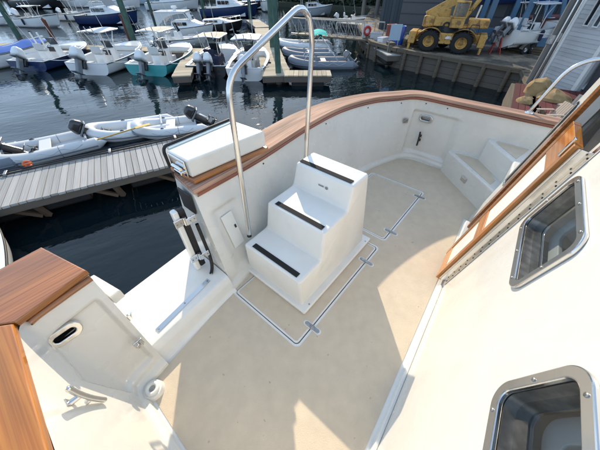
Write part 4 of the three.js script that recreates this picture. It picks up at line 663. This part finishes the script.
{
  const wa = P(424, 51, LAND), wb = P(459, 54, LAND), d = wb.clone().sub(wa), S = d.length() / 2 * 0.9;   // wheelbase 2 units in the model below
  const t = thing('mobile_crane', 'yellow rough-terrain crane on large black tyres standing on the quay', 'crane', V((wa.x + wb.x) / 2, LAND, (wa.z + wb.z) / 2), Math.atan2(-d.z, d.x));
  t.scale.set(S, S * 0.9, S);
  const r = 0.66, w = 0.50, zo = 0.0;
  for (const x of [-1, 1]) for (const z of [zo - 0.0, -1.55]) { const W = part('wheel', t); W.position.set(x, r, z); mesh('tyre', wheelGeo(r, w), M.tyre, W); mesh('rim', rimGeo(r, w), M.yellow, W); for (let k = 0; k < 18; k++) mesh('tread_lug', box(0.10, 0.05, w * 0.98).rotateZ(0.5).translate(0, r, 0).rotateZ(k * Math.PI / 9), M.tyre, W); }
  mesh('chassis', [span(-1.9, 1.95, 0.62, 1.15, -1.25, -0.32, 0.04), span(-0.42, 0.42, 0.55, 1.2, -0.32, 0.18, 0.04)], M.yellow, t);
  for (const x of [-1, 1]) mesh('fender', grid(16, 2, (u, v) => { const a = lerp(0.1, Math.PI - 0.1, u); return V(x + Math.cos(a) * 0.84, r + Math.sin(a) * 0.80, lerp(-0.34, 0.27, v)); }), M.yellow, t);
  for (const x of [-1, 1]) mesh('fender', grid(16, 2, (u, v) => { const a = lerp(0.1, Math.PI - 0.1, u); return V(x + Math.cos(a) * 0.84, r + Math.sin(a) * 0.80, lerp(-1.85, -1.2, v)); }), M.yellow, t);
  mesh('outrigger', [span(-2.35, -1.9, 0.45, 1.2, -1.3, 0.1, 0.05), span(-2.3, -2.15, 0.05, 0.6, -0.2, 0.05, 0.02)], M.yellow, t);
  mesh('outrigger', [span(1.95, 2.35, 0.45, 1.2, -1.3, 0.1, 0.05), span(2.15, 2.3, 0.05, 0.6, -0.2, 0.05, 0.02)], M.yellow, t);
  mesh('engine_hood', [span(1.0, 2.2, 1.5, 2.0, -1.3, -0.3, 0.08), span(0.5, 1.0, 1.48, 1.62, -1.3, -0.3, 0.03)], M.yellow, t);
  mesh('turntable', new THREE.CylinderGeometry(0.62, 0.7, 0.3, 28).translate(-0.1, 1.38, -0.78), M.craneDark, t);
  mesh('superstructure', [span(-1.0, 0.7, 1.52, 2.05, -1.35, -0.25, 0.06), span(-0.9, -0.2, 2.0, 2.5, -1.2, -0.7, 0.06), new THREE.CylinderGeometry(0.3, 0.3, 0.9, 20).rotateX(Math.PI / 2).translate(-1.1, 1.95, -0.8), span(-1.7, -1.0, 1.45, 2.1, -1.4, -0.25, 0.1)], M.yellow, t);
  const cab = part('cab', t);
  mesh('cab_frame', [span(0.0, 0.82, 2.05, 2.14, -0.62, 0.12, 0.02), span(0.0, 0.82, 2.86, 2.96, -0.64, 0.14, 0.03), ...[[0.03, 0.09], [0.79, 0.09], [0.03, -0.59], [0.79, -0.59]].map(([x, z]) => box(0.07, 0.74, 0.07, x, 2.5, z))], M.yellow, cab);
  mesh('cab_lower', span(0.0, 0.8, 1.5, 2.06, -0.6, 0.1, 0.04), M.yellow, cab);
  mesh('cab_window', span(0.08, 0.74, 2.16, 2.84, 0.07, 0.09), M.pane, cab); mesh('cab_window', span(0.785, 0.80, 2.16, 2.84, -0.55, 0.06), M.pane, cab); mesh('cab_window', span(0.02, 0.035, 2.16, 2.84, -0.55, 0.06), M.pane, cab);
  mesh('seat', [span(0.25, 0.6, 2.1, 2.3, -0.45, -0.1, 0.04), span(0.2, 0.3, 2.3, 2.7, -0.45, -0.1, 0.04)], M.black, cab);
  const bm = part('boom', t);
  mesh('boom_section', beam(V(-1.6, 2.05, -0.95), V(1.15, 3.75, -0.95), 0.42, 0.52), M.yellow, bm); mesh('boom_section', beam(V(1.1, 3.72, -0.95), V(3.4, 5.14, -0.95), 0.34, 0.42), M.yellow, bm);
  mesh('lift_cylinder', bar(V(0.55, 1.75, -0.35), V(1.7, 4.0, -0.6), 0.13, 0.13, 14), M.yellow, bm); mesh('lift_rod', bar(V(1.62, 3.85, -0.58), V(2.2, 5.0, -0.7), 0.08, 0.08, 12), M.steel, bm);
  mesh('exhaust', [bar(V(1.35, 2.0, -0.5), V(1.42, 2.75, -0.5), 0.05)], M.white, t); mesh('step_rail', bentPipe([V(1.2, 1.2, 0.2), V(1.25, 1.75, 0.2), V(1.7, 1.75, 0.2), V(1.75, 1.2, 0.2)], 0.025, 0.1), M.craneDark, t);
  for (const [k, z] of [[0, -0.22], [1, -0.15], [2, -0.08]]) mesh('hydraulic_hose', pipe([V(-0.6 + k * 0.08, 1.55, -0.25), V(-0.5 + k * 0.1, 1.35 - k * 0.05, z + 0.1), V(-0.2, 1.22, z + 0.15), V(0.25 + k * 0.1, 1.3, z + 0.1), V(0.45, 1.6, -0.3)], 0.03, 30, 6), M.tyre, t);
  for (const x of [-0.30, -0.12, 0.06]) mesh('ladder_rung', box(0.04, 0.03, 0.22, x * 0 + 0.0, 0.62 + (x + 0.3) * 1.2, 0.28), M.craneDark, t);
  for (const x of [-2.36, 2.36]) mesh('lamp', new THREE.CylinderGeometry(0.09, 0.09, 0.05, 16).rotateZ(Math.PI / 2).translate(x, 1.0, -0.2), M.white, t);
  mesh('mirror', [bar(V(0.8, 2.5, 0.12), V(1.0, 2.55, 0.35), 0.015), rbox(0.03, 0.22, 0.14, 1.0, 2.55, 0.38, 0.01)], M.craneDark, t);
  mesh('number_plate', box(0.34, 0.16, 0.012, 0.15, 0.95, 0.19), M.white, t);
  mesh('hose_reel', [new THREE.TorusGeometry(0.17, 0.05, 8, 18).translate(-0.2, 1.6, -0.2)], M.craneDark, t);
}
{
  // boat on a trailer
  const p = P(497, 53, LAND), pe = P(556, 48, LAND), dir = [pe.x - p.x, pe.z - p.z];
  boat({ name: 'trailer_boat', label: 'white center console boat with white top standing on a trailer in the yard', p, y: LAND + 0.36, dir, sc: 0.68, L: 4.6, B: 1.7, F: 0.85, hull: M.white, motors: [-0.26, 0.26], ms: 0.95, tilt: 0.75, console: true, ttop: M.white, ttopSlab: true, legMat: M.white, ttopH: 1.75, stripe: M.motorGrey });
  const t = thing('boat_trailer', 'galvanised trailer with twin axles under the white yard boat', 'trailer', V(p.x, LAND, p.z), Math.atan2(-dir[1], dir[0])); t.scale.setScalar(0.68);
  for (const z of [-0.6, 0.6]) { mesh('frame_rail', beam(V(-0.1, 0.44, z), V(3.2, 0.44, z * 0.9), 0.07, 0.10), M.steelDull, t); mesh('bunk', beam(V(0.2, 0.58, z * 0.6), V(2.8, 0.60, z * 0.6), 0.10, 0.06), M.timber, t); }
  mesh('tongue', beam(V(3.1, 0.44, 0), V(4.9, 0.40, 0), 0.09, 0.10), M.steelDull, t);
  for (const x of [1.15, 1.75]) { mesh('axle', bar(V(x, 0.3, -0.85), V(x, 0.3, 0.85), 0.035), M.steelDull, t); for (const z of [-0.85, 0.85]) { const W = part('wheel', t); W.position.set(x, 0.28, z); if (z < 0) W.rotation.y = Math.PI; mesh('tyre', wheelGeo(0.28, 0.17), M.tyre, W); mesh('rim', rimGeo(0.28, 0.17), M.steelDull, W); } }
  for (const z of [-0.85, 0.85]) mesh('fender', grid(16, 2, (u, v) => { const a = u * Math.PI; return V(1.45 + Math.cos(a) * 0.66, 0.30 + Math.sin(a) * 0.34, z + lerp(-0.12, 0.12, v)); }), M.steelDull, t);
  const s = thing('red_stand', 'red steel boat stand beside the outboards of the yard boat', 'stand', V(p.x - 0.2, LAND, p.z - 0.1));
  for (let k = 0; k < 4; k++) mesh('leg', bar(V(0.28 * Math.cos(k * 1.57 + 0.4), 0, 0.28 * Math.sin(k * 1.57 + 0.4)), V(0, 0.75, 0), 0.022), std(lin(0.35, 0.03, 0.02), 0.5), s);
  mesh('pad', rbox(0.22, 0.04, 0.22, 0, 0.77, 0, 0.01), std(lin(0.35, 0.03, 0.02), 0.5), s);
}
boat({ name: 'yard_boat', label: 'large blue-hulled boat stored ashore behind the white trailer boat', p: V(20.5, 0, -4.6), y: LAND + 1.5, dir: [0.45, 0.89], sc: 0.85, L: 9, B: 2.8, F: 1.4, hull: M.blue, cabin: [0.3, 0.8, 0.7], rail: true });
boat({ name: 'yard_boat', label: 'rust-red hull stored ashore below the blue boat', p: V(18.6, 0, -1.9), y: LAND + 0.45, dir: [0.4, 0.92], L: 5.5, B: 1.8, F: 1.0, hull: M.redHull, deck: M.redHull });
boat({ name: 'yard_boat', label: 'white boat stored ashore deep in the yard among the trees', p: V(26, 0, -7), y: LAND + 1.0, dir: [0.4, 0.92], L: 8, B: 2.6, F: 1.3, hull: M.white, cabin: [0.3, 0.8, 0.8] });
{
  const stands = [[20.9, -3.2], [22.0, -0.6], [21.4, -1.9]];
  for (const [x, z] of stands) { const s = thing('boat_stand', 'grey steel prop holding up the blue yard boat', 'stand', V(x, LAND, z), 0, 'props under the blue boat'); for (let k = 0; k < 3; k++) mesh('leg', bar(V(0.4 * Math.cos(k * 2.09), 0, 0.4 * Math.sin(k * 2.09)), V(0, 1.2, 0), 0.03), M.steelDull, s); mesh('pad', rbox(0.3, 0.06, 0.3, 0, 1.22, 0, 0.02), M.timber, s); }
  // blue travelling hoist
  const h = thing('boat_hoist', 'tall blue steel travelling boat hoist behind the crane and trailer', 'hoist', V(17.4, LAND, -2.9), -1.25);
  M.hoist = std(lin(0.07, 0.16, 0.26), 0.5);
  for (const x of [-1.9, -0.4, 0.9, 2.3]) for (const z of [-1.2, 1.2]) mesh('leg', [beam(V(x, 0.3, z), V(x, 6.2, z), 0.20, 0.20)], M.hoist, h);
  for (const z of [-1.2, 1.2]) { mesh('top_beam', beam(V(-2, 6.3, z), V(2.4, 6.3, z), 0.26, 0.3), M.hoist, h); mesh('brace', beam(V(-1.9, 0.8, z), V(-0.4, 4.6, z), 0.12, 0.12), M.hoist, h); mesh('brace', beam(V(2.3, 0.8, z), V(0.9, 4.6, z), 0.12, 0.12), M.hoist, h); mesh('base_beam', beam(V(-2.1, 0.42, z), V(2.5, 0.42, z), 0.24, 0.3), M.hoist, h); }
  for (const x of [-1.9, 2.3]) for (const z of [-1.2, 1.2]) { const W = part('wheel', h); W.position.set(x, 0.3, z); mesh('tyre', wheelGeo(0.3, 0.24), M.tyre, W); mesh('rim', rimGeo(0.3, 0.24), M.hoist, W); }
}
// long dark boat shed behind the crane
{
  const t = thing('boat_shed', 'long dark slate-blue boat shed standing behind the crane', 'shed', V(19.2, LAND, -9.5), -1.33), m = std(lin(0.035, 0.05, 0.06), 0.7), m2 = std(lin(0.05, 0.065, 0.075), 0.7);
  mesh('wall_core', span(0, 9, 0, 3.6, -3, -0.04), m, t);
  for (let k = 0; k < 45; k++) mesh('wall_sheet', span(k * 0.2 + 0.004, k * 0.2 + 0.196, 0, 3.6, -0.038, k % 2 ? 0.0 : 0.018), k % 3 ? m : m2, t);
  mesh('roof', [beam(V(-0.3, 3.95, -1.5), V(9.3, 3.95, -1.5), 3.9, 0.12)], m2, t);
  for (const x of [1.2, 4.4]) { const d = part('door', t); mesh('leaf', span(x, x + 2.2, 0, 2.8, 0.02, 0.06), std(lin(0.10, 0.10, 0.10), 0.7), d); for (let k = 0; k < 5; k++) mesh('rib', span(x, x + 2.2, 0.3 + k * 0.52, 0.34 + k * 0.52, 0.06, 0.085), m2, d); }
}
// timber and drums lying about the yard
for (const [x, z, ry, l] of [[15.6, -6.1, 0.3, 'stack of grey planks on the quay left of the crane'], [16.8, -1.1, 1.2, 'stack of grey planks near the trailer wheels']]) { const t = thing('timber_stack', l, 'timber', V(x, LAND, z), ry); for (let i = 0; i < 4; i++) for (let j = 0; j < 3; j++) mesh('plank', box(1.7, 0.07, 0.16, (i * 7 + j * 3) % 5 * 0.03, 0.05 + j * 0.085, i * 0.18), M.timber, t); }
for (const [x, z, c, l] of [[15.1, -6.3, M.blue, 'blue steel drum beside the plank stack'], [16.4, -5.6, M.black2, 'black steel drum behind the crane tyre'], [15.4, -6.9, M.redHull, 'rusty red drum at the quay corner']]) { const t = thing('drum', l, 'drum', V(x, LAND, z)); mesh('barrel', new THREE.LatheGeometry([[0.001, 0], [0.24, 0], [0.25, 0.02], [0.24, 0.22], [0.25, 0.24], [0.24, 0.26], [0.24, 0.48], [0.25, 0.5], [0.24, 0.52], [0.25, 0.72], [0.235, 0.74], [0.225, 0.72], [0.001, 0.72]].map(([a, b]) => new THREE.Vector2(a, b)), 24), c, t); mesh('bung', new THREE.CylinderGeometry(0.03, 0.03, 0.02, 10).translate(0.14, 0.73, 0), M.steel, t); }
// clapboard building on the quay
{
  const a = P(540, 82, LAND), b = P(569, 92.5, LAND), d = b.clone().sub(a), L = d.length() + 0.05;
  const t = thing('clapboard_building', 'narrow grey-white clapboard building on the quay behind the dark posts', 'building', V(a.x, LAND, a.z), Math.atan2(-d.z, d.x));
  M.clap = [0.50, 0.54, 0.58].map((v) => std(lin(v, v * 1.01, v * 1.0), 0.75));
  const r = rng(77), H = 4.2;
  mesh('wall_core', span(0, L, 0, H, -2.6, -0.03), M.clap[0], t);
  const n = 44, bh = H / n, darkSlits = [[L * 0.30, L * 0.40, 1.5, 2.6], [L * 0.54, L * 0.64, 1.5, 2.6]];  // two narrow dark upright strips with pale edging on the clapboards
  for (let i = 0; i < n; i++) mesh('clapboard', box(L, bh * 1.12, 0.014).rotateX(-0.10).translate(L / 2, (i + 0.5) * bh, 0.0), M.clap[Math.floor(r() * 3)], t);
  for (const x of [-0.02, L + 0.02]) mesh('corner_board', span(x - 0.05, x + 0.05, 0, H, -0.06, 0.035), M.gelSmooth, t);
  for (const [x0, x1, y0, y1] of darkSlits) { const w = part('window', t); mesh('pane', span(x0, x1, y0, y1, 0.012, 0.02), M.tint, w); mesh('frame', [span(x0 - 0.02, x0, y0 - 0.03, y1 + 0.03, 0.01, 0.04), span(x1, x1 + 0.02, y0 - 0.03, y1 + 0.03, 0.01, 0.04), span(x0, x1, y0 - 0.03, y0, 0.01, 0.04), span(x0, x1, y1, y1 + 0.03, 0.01, 0.04)], M.white, w); }
  mesh('roof', [beam(V(-0.4, H + 0.05, -1.3), V(L + 0.4, H + 0.05, -1.3), 3.4, 0.14)], M.craneDark, t);
  mesh('side_annex', span(L + 0.08, L + 2.4, 0, 2.9, -2.6, -0.25), std(lin(0.07, 0.07, 0.075), 0.8), t);
  for (const [px, py, h, rr, l] of [[527, 86, 6, 0.085, 'dark thick utility post at the corner of the clapboard building'], [534, 83, 6, 0.06, 'dark thinner post in front of the clapboard wall']]) {
    const p = P(px, py, LAND), q = thing('utility_post', l, 'post', V(p.x - 0.1, LAND, p.z)); mesh('shaft', bar(V(0, 0, 0), V(0, h, 0), rr, rr * 0.9, 14), M.pileGrey, q); mesh('collar', new THREE.CylinderGeometry(rr * 1.25, rr * 1.25, 0.2, 14).translate(0, 1.2, 0), M.steelDull, q); mesh('conduit', bar(V(-rr * 1.3, 0.1, rr), V(-rr * 1.3, h * 0.8, rr), 0.022), M.steel, q);
  }
}
// rocks, terrace with maroon decking and chairs
{
  const rockM = std(0xffffff, 0.92, { map: (() => { const f = fbm(701, 5, 5, 5); return tex(256, 256, (u, v) => { const a = f(u, v); return [0.52 + 0.36 * (a - 0.3), 0.42 + 0.32 * (a - 0.3), 0.28 + 0.25 * (a - 0.3)]; }, { size: [0.9, 0.9] }); })() });
  const f = fbm(711, 4, 4, 4);
  const rock = (px, py, sx, sy, sz, label, seed) => { const p = P(px, py, LAND), g = new THREE.IcosahedronGeometry(1, 3), q = g.attributes.position; for (let i = 0; i < q.count; i++) { const v = V(q.getX(i), q.getY(i), q.getZ(i)); const k = 0.62 + 0.75 * f((Math.atan2(v.z, v.x) / 6.283 + 1.5 + seed * 0.13) % 1, (v.y * 0.4 + 0.5 + seed * 0.21) % 1); q.setXYZ(i, v.x * sx * k, Math.max(-0.4, v.y) * sy * k, v.z * sz * k); } g.computeVertexNormals(); const m = mesh('boulder', toCreasedNormals(g, 0.4), rockM, scene); m.position.set(p.x, LAND + 0.06 + sy * 0.2, p.z); m.userData = { label, category: 'boulder' }; };
  rock(532, 97, 0.30, 0.36, 0.28, 'large tan boulder at the foot of the dark posts', 1); rock(548, 103, 0.32, 0.24, 0.36, 'flat tan boulder beside the terrace edge', 2); rock(522, 106, 0.22, 0.16, 0.2, 'small tan boulder at the water edge', 3);
  const ter = thing('terrace', 'low wooden terrace with maroon decking past the port side deck', 'terrace', V(6.4, LAND - 0.02, 0.35), 0.12);
  const mar = [0.05, 0.065, 0.08].map((v) => std(lin(v * 1.5, v * 0.22, v * 0.25), 0.85));
  for (let i = 0; i < 22; i++) mesh('plank', box(5.0, 0.04, 0.135, 2.1, 0.10, i * 0.145 - 0.3), mar[i % 3], ter);
  mesh('edge_beam', [box(0.1, 0.5, 3.4, -0.45, -0.15, 1.2), box(5.0, 0.5, 0.1, 2.1, -0.15, -0.42)], M.timber, ter);
  for (const x of [-0.2, 0.9, 2.0]) mesh('pile', bar(V(x, -1.2, -0.35), V(x, 0.06, -0.35), 0.08), M.timber, ter);
  const chair = (px, py, ry, label) => {
    const p = P(px, py, LAND + 0.10), t = thing('deck_chair', label, 'chair', V(p.x, LAND + 0.10, p.z), ry, 'wooden chairs on the terrace'), m = M.chairWood ??= std(lin(0.42, 0.34, 0.27), 0.8); t.scale.setScalar(0.55);
    for (let k = 0; k < 5; k++) mesh('seat_slat', box(0.09, 0.02, 0.5, -0.2 + k * 0.1, 0.34 - k * 0.012, 0), m, t);
    for (let k = 0; k < 5; k++) mesh('back_slat', box(0.02, 0.62, 0.085, 0, 0.31, -0.2 + k * 0.1).rotateZ(0.38).translate(-0.26, 0.30, 0), m, t);
    for (const z of [-0.3, 0.3]) { mesh('arm', box(0.62, 0.025, 0.12, -0.02, 0.54, z), m, t); for (const x of [-0.28, 0.24]) mesh('leg', box(0.06, 0.54, 0.05, x, 0.27, z), m, t); }
  };
  chair(541, 126, 2.2, 'weathered wooden chair on the terrace beside the boulders'); chair(562, 120, 2.6, 'weathered wooden chair on the terrace nearest the white upturned hull');
  const pd = P(597, 92, LAND + 0.1), u = thing('upturned_dinghy', 'white upturned dinghy hull on the terrace', 'dinghy', V(pd.x + 0.2, LAND + 0.1, pd.z + 0.1), 0.9);
  mesh('hull', grid(20, 14, (a, b) => { const w = 0.5 * Math.pow(Math.sin(Math.PI * (0.12 + 0.88 * (1 - a)) * 0.5), 0.7), k = lerp(-1, 1, b); return V(lerp(-1.0, 1.1, a), 0.48 * (1 - Math.pow(Math.abs(k), 2.4)) * (0.45 + 0.55 * Math.sin(Math.PI * Math.min(1, (1 - a) * 1.2) * 0.5)), k * w); }), M.white, u); mesh('keel', beam(V(-1, 0.47, 0), V(0.9, 0.36, 0), 0.04, 0.06), M.timber, u);
}
// work float left of the crane with its clutter, and the gangway
{
  const T = WATER + 0.55, a = P(366, 38, T), b = P(397, 55, T);
  const t = dock('work_float', 'cluttered grey work float with pale boxes beside the crane quay', null, a, b, 0.9, T, { planks: 0.2 });
  const L = a.distanceTo(b);
  for (const [x, s, c, l] of [[0.4, 0.34, M.white, 'white dock box on the work float nearest the gangway'], [1.6, 0.42, M.grayHull, 'grey dock box in the middle of the work float'], [2.6, 0.36, M.white, 'white dock box on the work float nearest the crane'], [3.6, 0.3, M.timber, 'wooden crate on the work float']]) { if (x > L) continue; const q = a.clone().lerp(b, x / L), o = thing('dock_box', l, 'box', V(q.x, T + 0.004, q.z), 0.4 + x); mesh('bin', rbox(s * 1.5, s, s * 0.9, 0, s / 2, 0, 0.03), c, o); mesh('lid', rbox(s * 1.56, 0.05, s * 0.96, 0, s + 0.02, 0, 0.02), c, o); }
  const q = a.clone().lerp(b, 0.16), rg = thing('life_ring', 'red life ring on its white board on the work float', 'life ring', V(q.x - 0.3, T, q.z - 0.1), -0.7);
  mesh('board', rbox(0.5, 0.75, 0.04, 0, 0.37, -0.04, 0.01), M.white, rg); mesh('ring', new THREE.TorusGeometry(0.17, 0.055, 10, 24).translate(0, 0.45, 0.03), std(lin(0.5, 0.03, 0.03), 0.5), rg);
  const si = a.clone().lerp(b, 0.86), sg = thing('notice_board', 'blank pale notice board on posts at the end of the work float', 'sign', V(si.x, T, si.z), -0.9); mesh('panel', rbox(0.5, 0.6, 0.03, 0, 0.75, 0, 0.01), M.paleBlue, sg); mesh('post', [bar(V(-0.2, 0, -0.03), V(-0.2, 1.0, -0.03), 0.025), bar(V(0.2, 0, -0.03), V(0.2, 1.0, -0.03), 0.025)], M.steelDull, sg);
  const c = P(352, 41.5, WATER + 0.5), e = P(300, 36.5, WATER + 0.5), g = thing('gangway', 'grey truss gangway crossing the dark water behind the teal canopy', 'gangway'), up = V(0, 0.75, 0), A = P(372, 42, WATER + 0.55);
  const A0 = V(A.x, WATER + 0.65, A.z), B0 = V(e.x, WATER + 0.65, e.z), side = V(0.35, 0, 0.4);
  mesh('walkway', beam(A0, B0, 0.9, 0.06), M.timber, g);
  for (const s of [-1, 1]) { const o = side.clone().multiplyScalar(s); mesh('top_chord', beam(A0.clone().add(o).add(up), B0.clone().add(o).add(up), 0.05, 0.05), M.steelDull, g); mesh('bottom_chord', beam(A0.clone().add(o), B0.clone().add(o), 0.06, 0.10), M.steelDull, g); const n = 9; for (let k = 0; k <= n; k++) { const q0 = A0.clone().lerp(B0, k / n).add(o); mesh('upright', bar(q0, q0.clone().add(up), 0.018, 0.018, 6), M.steelDull, g); if (k < n) mesh('diagonal', bar(q0, A0.clone().lerp(B0, (k + 1) / n).add(o).add(up), 0.014, 0.014, 6), M.steelDull, g); } }
  dock('far_float', 'far low float where the open white boat is tied', null, P(340, 22, WATER + 0.35), P(398, 27, WATER + 0.35), 1.0, WATER + 0.35, { planks: 0.3 });
}
// ---------- trees ----------
{
  M.bark = std(lin(0.05, 0.038, 0.028), 0.95);
  M.leaf = [[0.035, 0.062, 0.018], [0.05, 0.085, 0.022], [0.028, 0.05, 0.02]].map((c) => phy(lin(...c), 0.7, { transmission: 0.25, thickness: 0 }));
  const protos = [1, 2, 3].map((seed) => {
    const r = rng(seed * 97), g = []; const H = 9; const pos = [], idx = [];
    g.push(bar(V(0, -0.3, 0), V(0.2, 3.4, 0.1), 0.26, 0.17, 9));
    const clumps = [];
    for (let k = 0; k < 11; k++) { const a = r() * 6.283, y = 2.0 + r() * 6.2, rad = (1 - Math.abs(y - 4.6) / 5.2) * 2.7 * (0.5 + 0.5 * r()); const c = V(Math.cos(a) * rad, y, Math.sin(a) * rad); clumps.push([c, 0.9 + r() * 0.8]); g.push(bar(V(0.1, Math.min(3.2, y * 0.6), 0.05), c, 0.08, 0.025, 6)); }
    for (const [c, s] of clumps) for (let k = 0; k < 240; k++) { const d = V(r() - 0.5, r() - 0.5, r() - 0.5).normalize().multiplyScalar(s * Math.cbrt(0.15 + 0.85 * r())); const q = c.clone().add(V(d.x * 1.2, d.y * 0.8, d.z * 1.2)); const u = V(r() - 0.5, r() - 0.5, r() - 0.5).normalize().multiplyScalar(0.13 + 0.1 * r()), w = V(r() - 0.5, r() - 0.5, r() - 0.5).cross(u).normalize().multiplyScalar(0.10); const o = pos.length / 3; for (const v of [q.clone().sub(u), q.clone().add(w), q.clone().add(u), q.clone().sub(w)]) pos.push(v.x, v.y, v.z); idx.push(o, o + 1, o + 2, o, o + 2, o + 3); }
    const lg = new THREE.BufferGeometry(); lg.setAttribute('position', new THREE.Float32BufferAttribute(pos, 3)); lg.setIndex(idx); lg.computeVertexNormals(); lg.setAttribute('uv', new THREE.Float32BufferAttribute(new Float32Array(pos.length / 3 * 2), 2));
    return [join(g), lg];
  });
  const spots = [[38, -22], [40, -27], [40.5, -32], [42, -38], [39.5, -43], [41, -50], [37, -57], [35, -64], [30, -72], [23, -80], [15, -88], [5, -96], [-6, -104], [37, -17.5], [39, -14], [41, -10], [37, -7], [33, -4.5], [30.5, -1.5], [29, 1.5], [44, -18], [45, -25], [25, -9.5], [28, -12], [31, -15], [27, -6.5]];
  const where = ['wooded bank across the harbour'], r = rng(9);
  spots.forEach(([x, z], i) => {
    const yard = z > -15.5 && x < 42, t = thing('broadleaf_tree', yard ? 'dark green broadleaf tree behind the boatyard boats' : 'dark broadleaf tree on the far harbour bank', 'tree', V(x, yard ? LAND : WATER + 0.4, z), r() * 6.28, yard ? 'trees behind the boatyard' : 'trees on the far bank');
    t.scale.setScalar(0.95 + 0.35 * r()); const [tr, lf] = protos[i % 3];
    const a = new THREE.Mesh(tr, M.bark); a.name = 'trunk'; const b = new THREE.Mesh(lf, M.leaf[i % 3]); b.name = 'crown'; for (const m of [a, b]) { m.castShadow = m.receiveShadow = true; t.add(m); }
  });
  const us = mesh('undergrowth', (() => { const r = rng(44), pos = [], idx = []; for (let k = 0; k < 9000; k++) { const s = r(), i = Math.floor(s * 12), a = [[35, -17.5], [35.7, -22], [36, -33], [37.5, -52], [30, -68], [20, -85], [0, -101]], f = r() * 6, j = Math.min(5, Math.floor(f)), q = V(lerp(a[j][0], a[j + 1][0], f - j) + r() * 2.2, WATER + 0.3 + r() * r() * 2.6, lerp(a[j][1], a[j + 1][1], f - j)); const u = V(r() - 0.5, r() - 0.5, r() - 0.5).normalize().multiplyScalar(0.22), w = V(r() - 0.5, r() - 0.5, r() - 0.5).cross(u).normalize().multiplyScalar(0.18), o = pos.length / 3; for (const v of [q.clone().sub(u), q.clone().add(w), q.clone().add(u), q.clone().sub(w)]) pos.push(v.x, v.y, v.z); idx.push(o, o + 1, o + 2, o, o + 2, o + 3); } const g = new THREE.BufferGeometry(); g.setAttribute('position', new THREE.Float32BufferAttribute(pos, 3)); g.setIndex(idx); g.computeVertexNormals(); return g; })(), M.leaf[2], scene);
  us.userData = { kind: 'stuff', label: 'dark undergrowth along the far harbour bank', category: 'bushes' };
}
renderer.render(scene, camera);
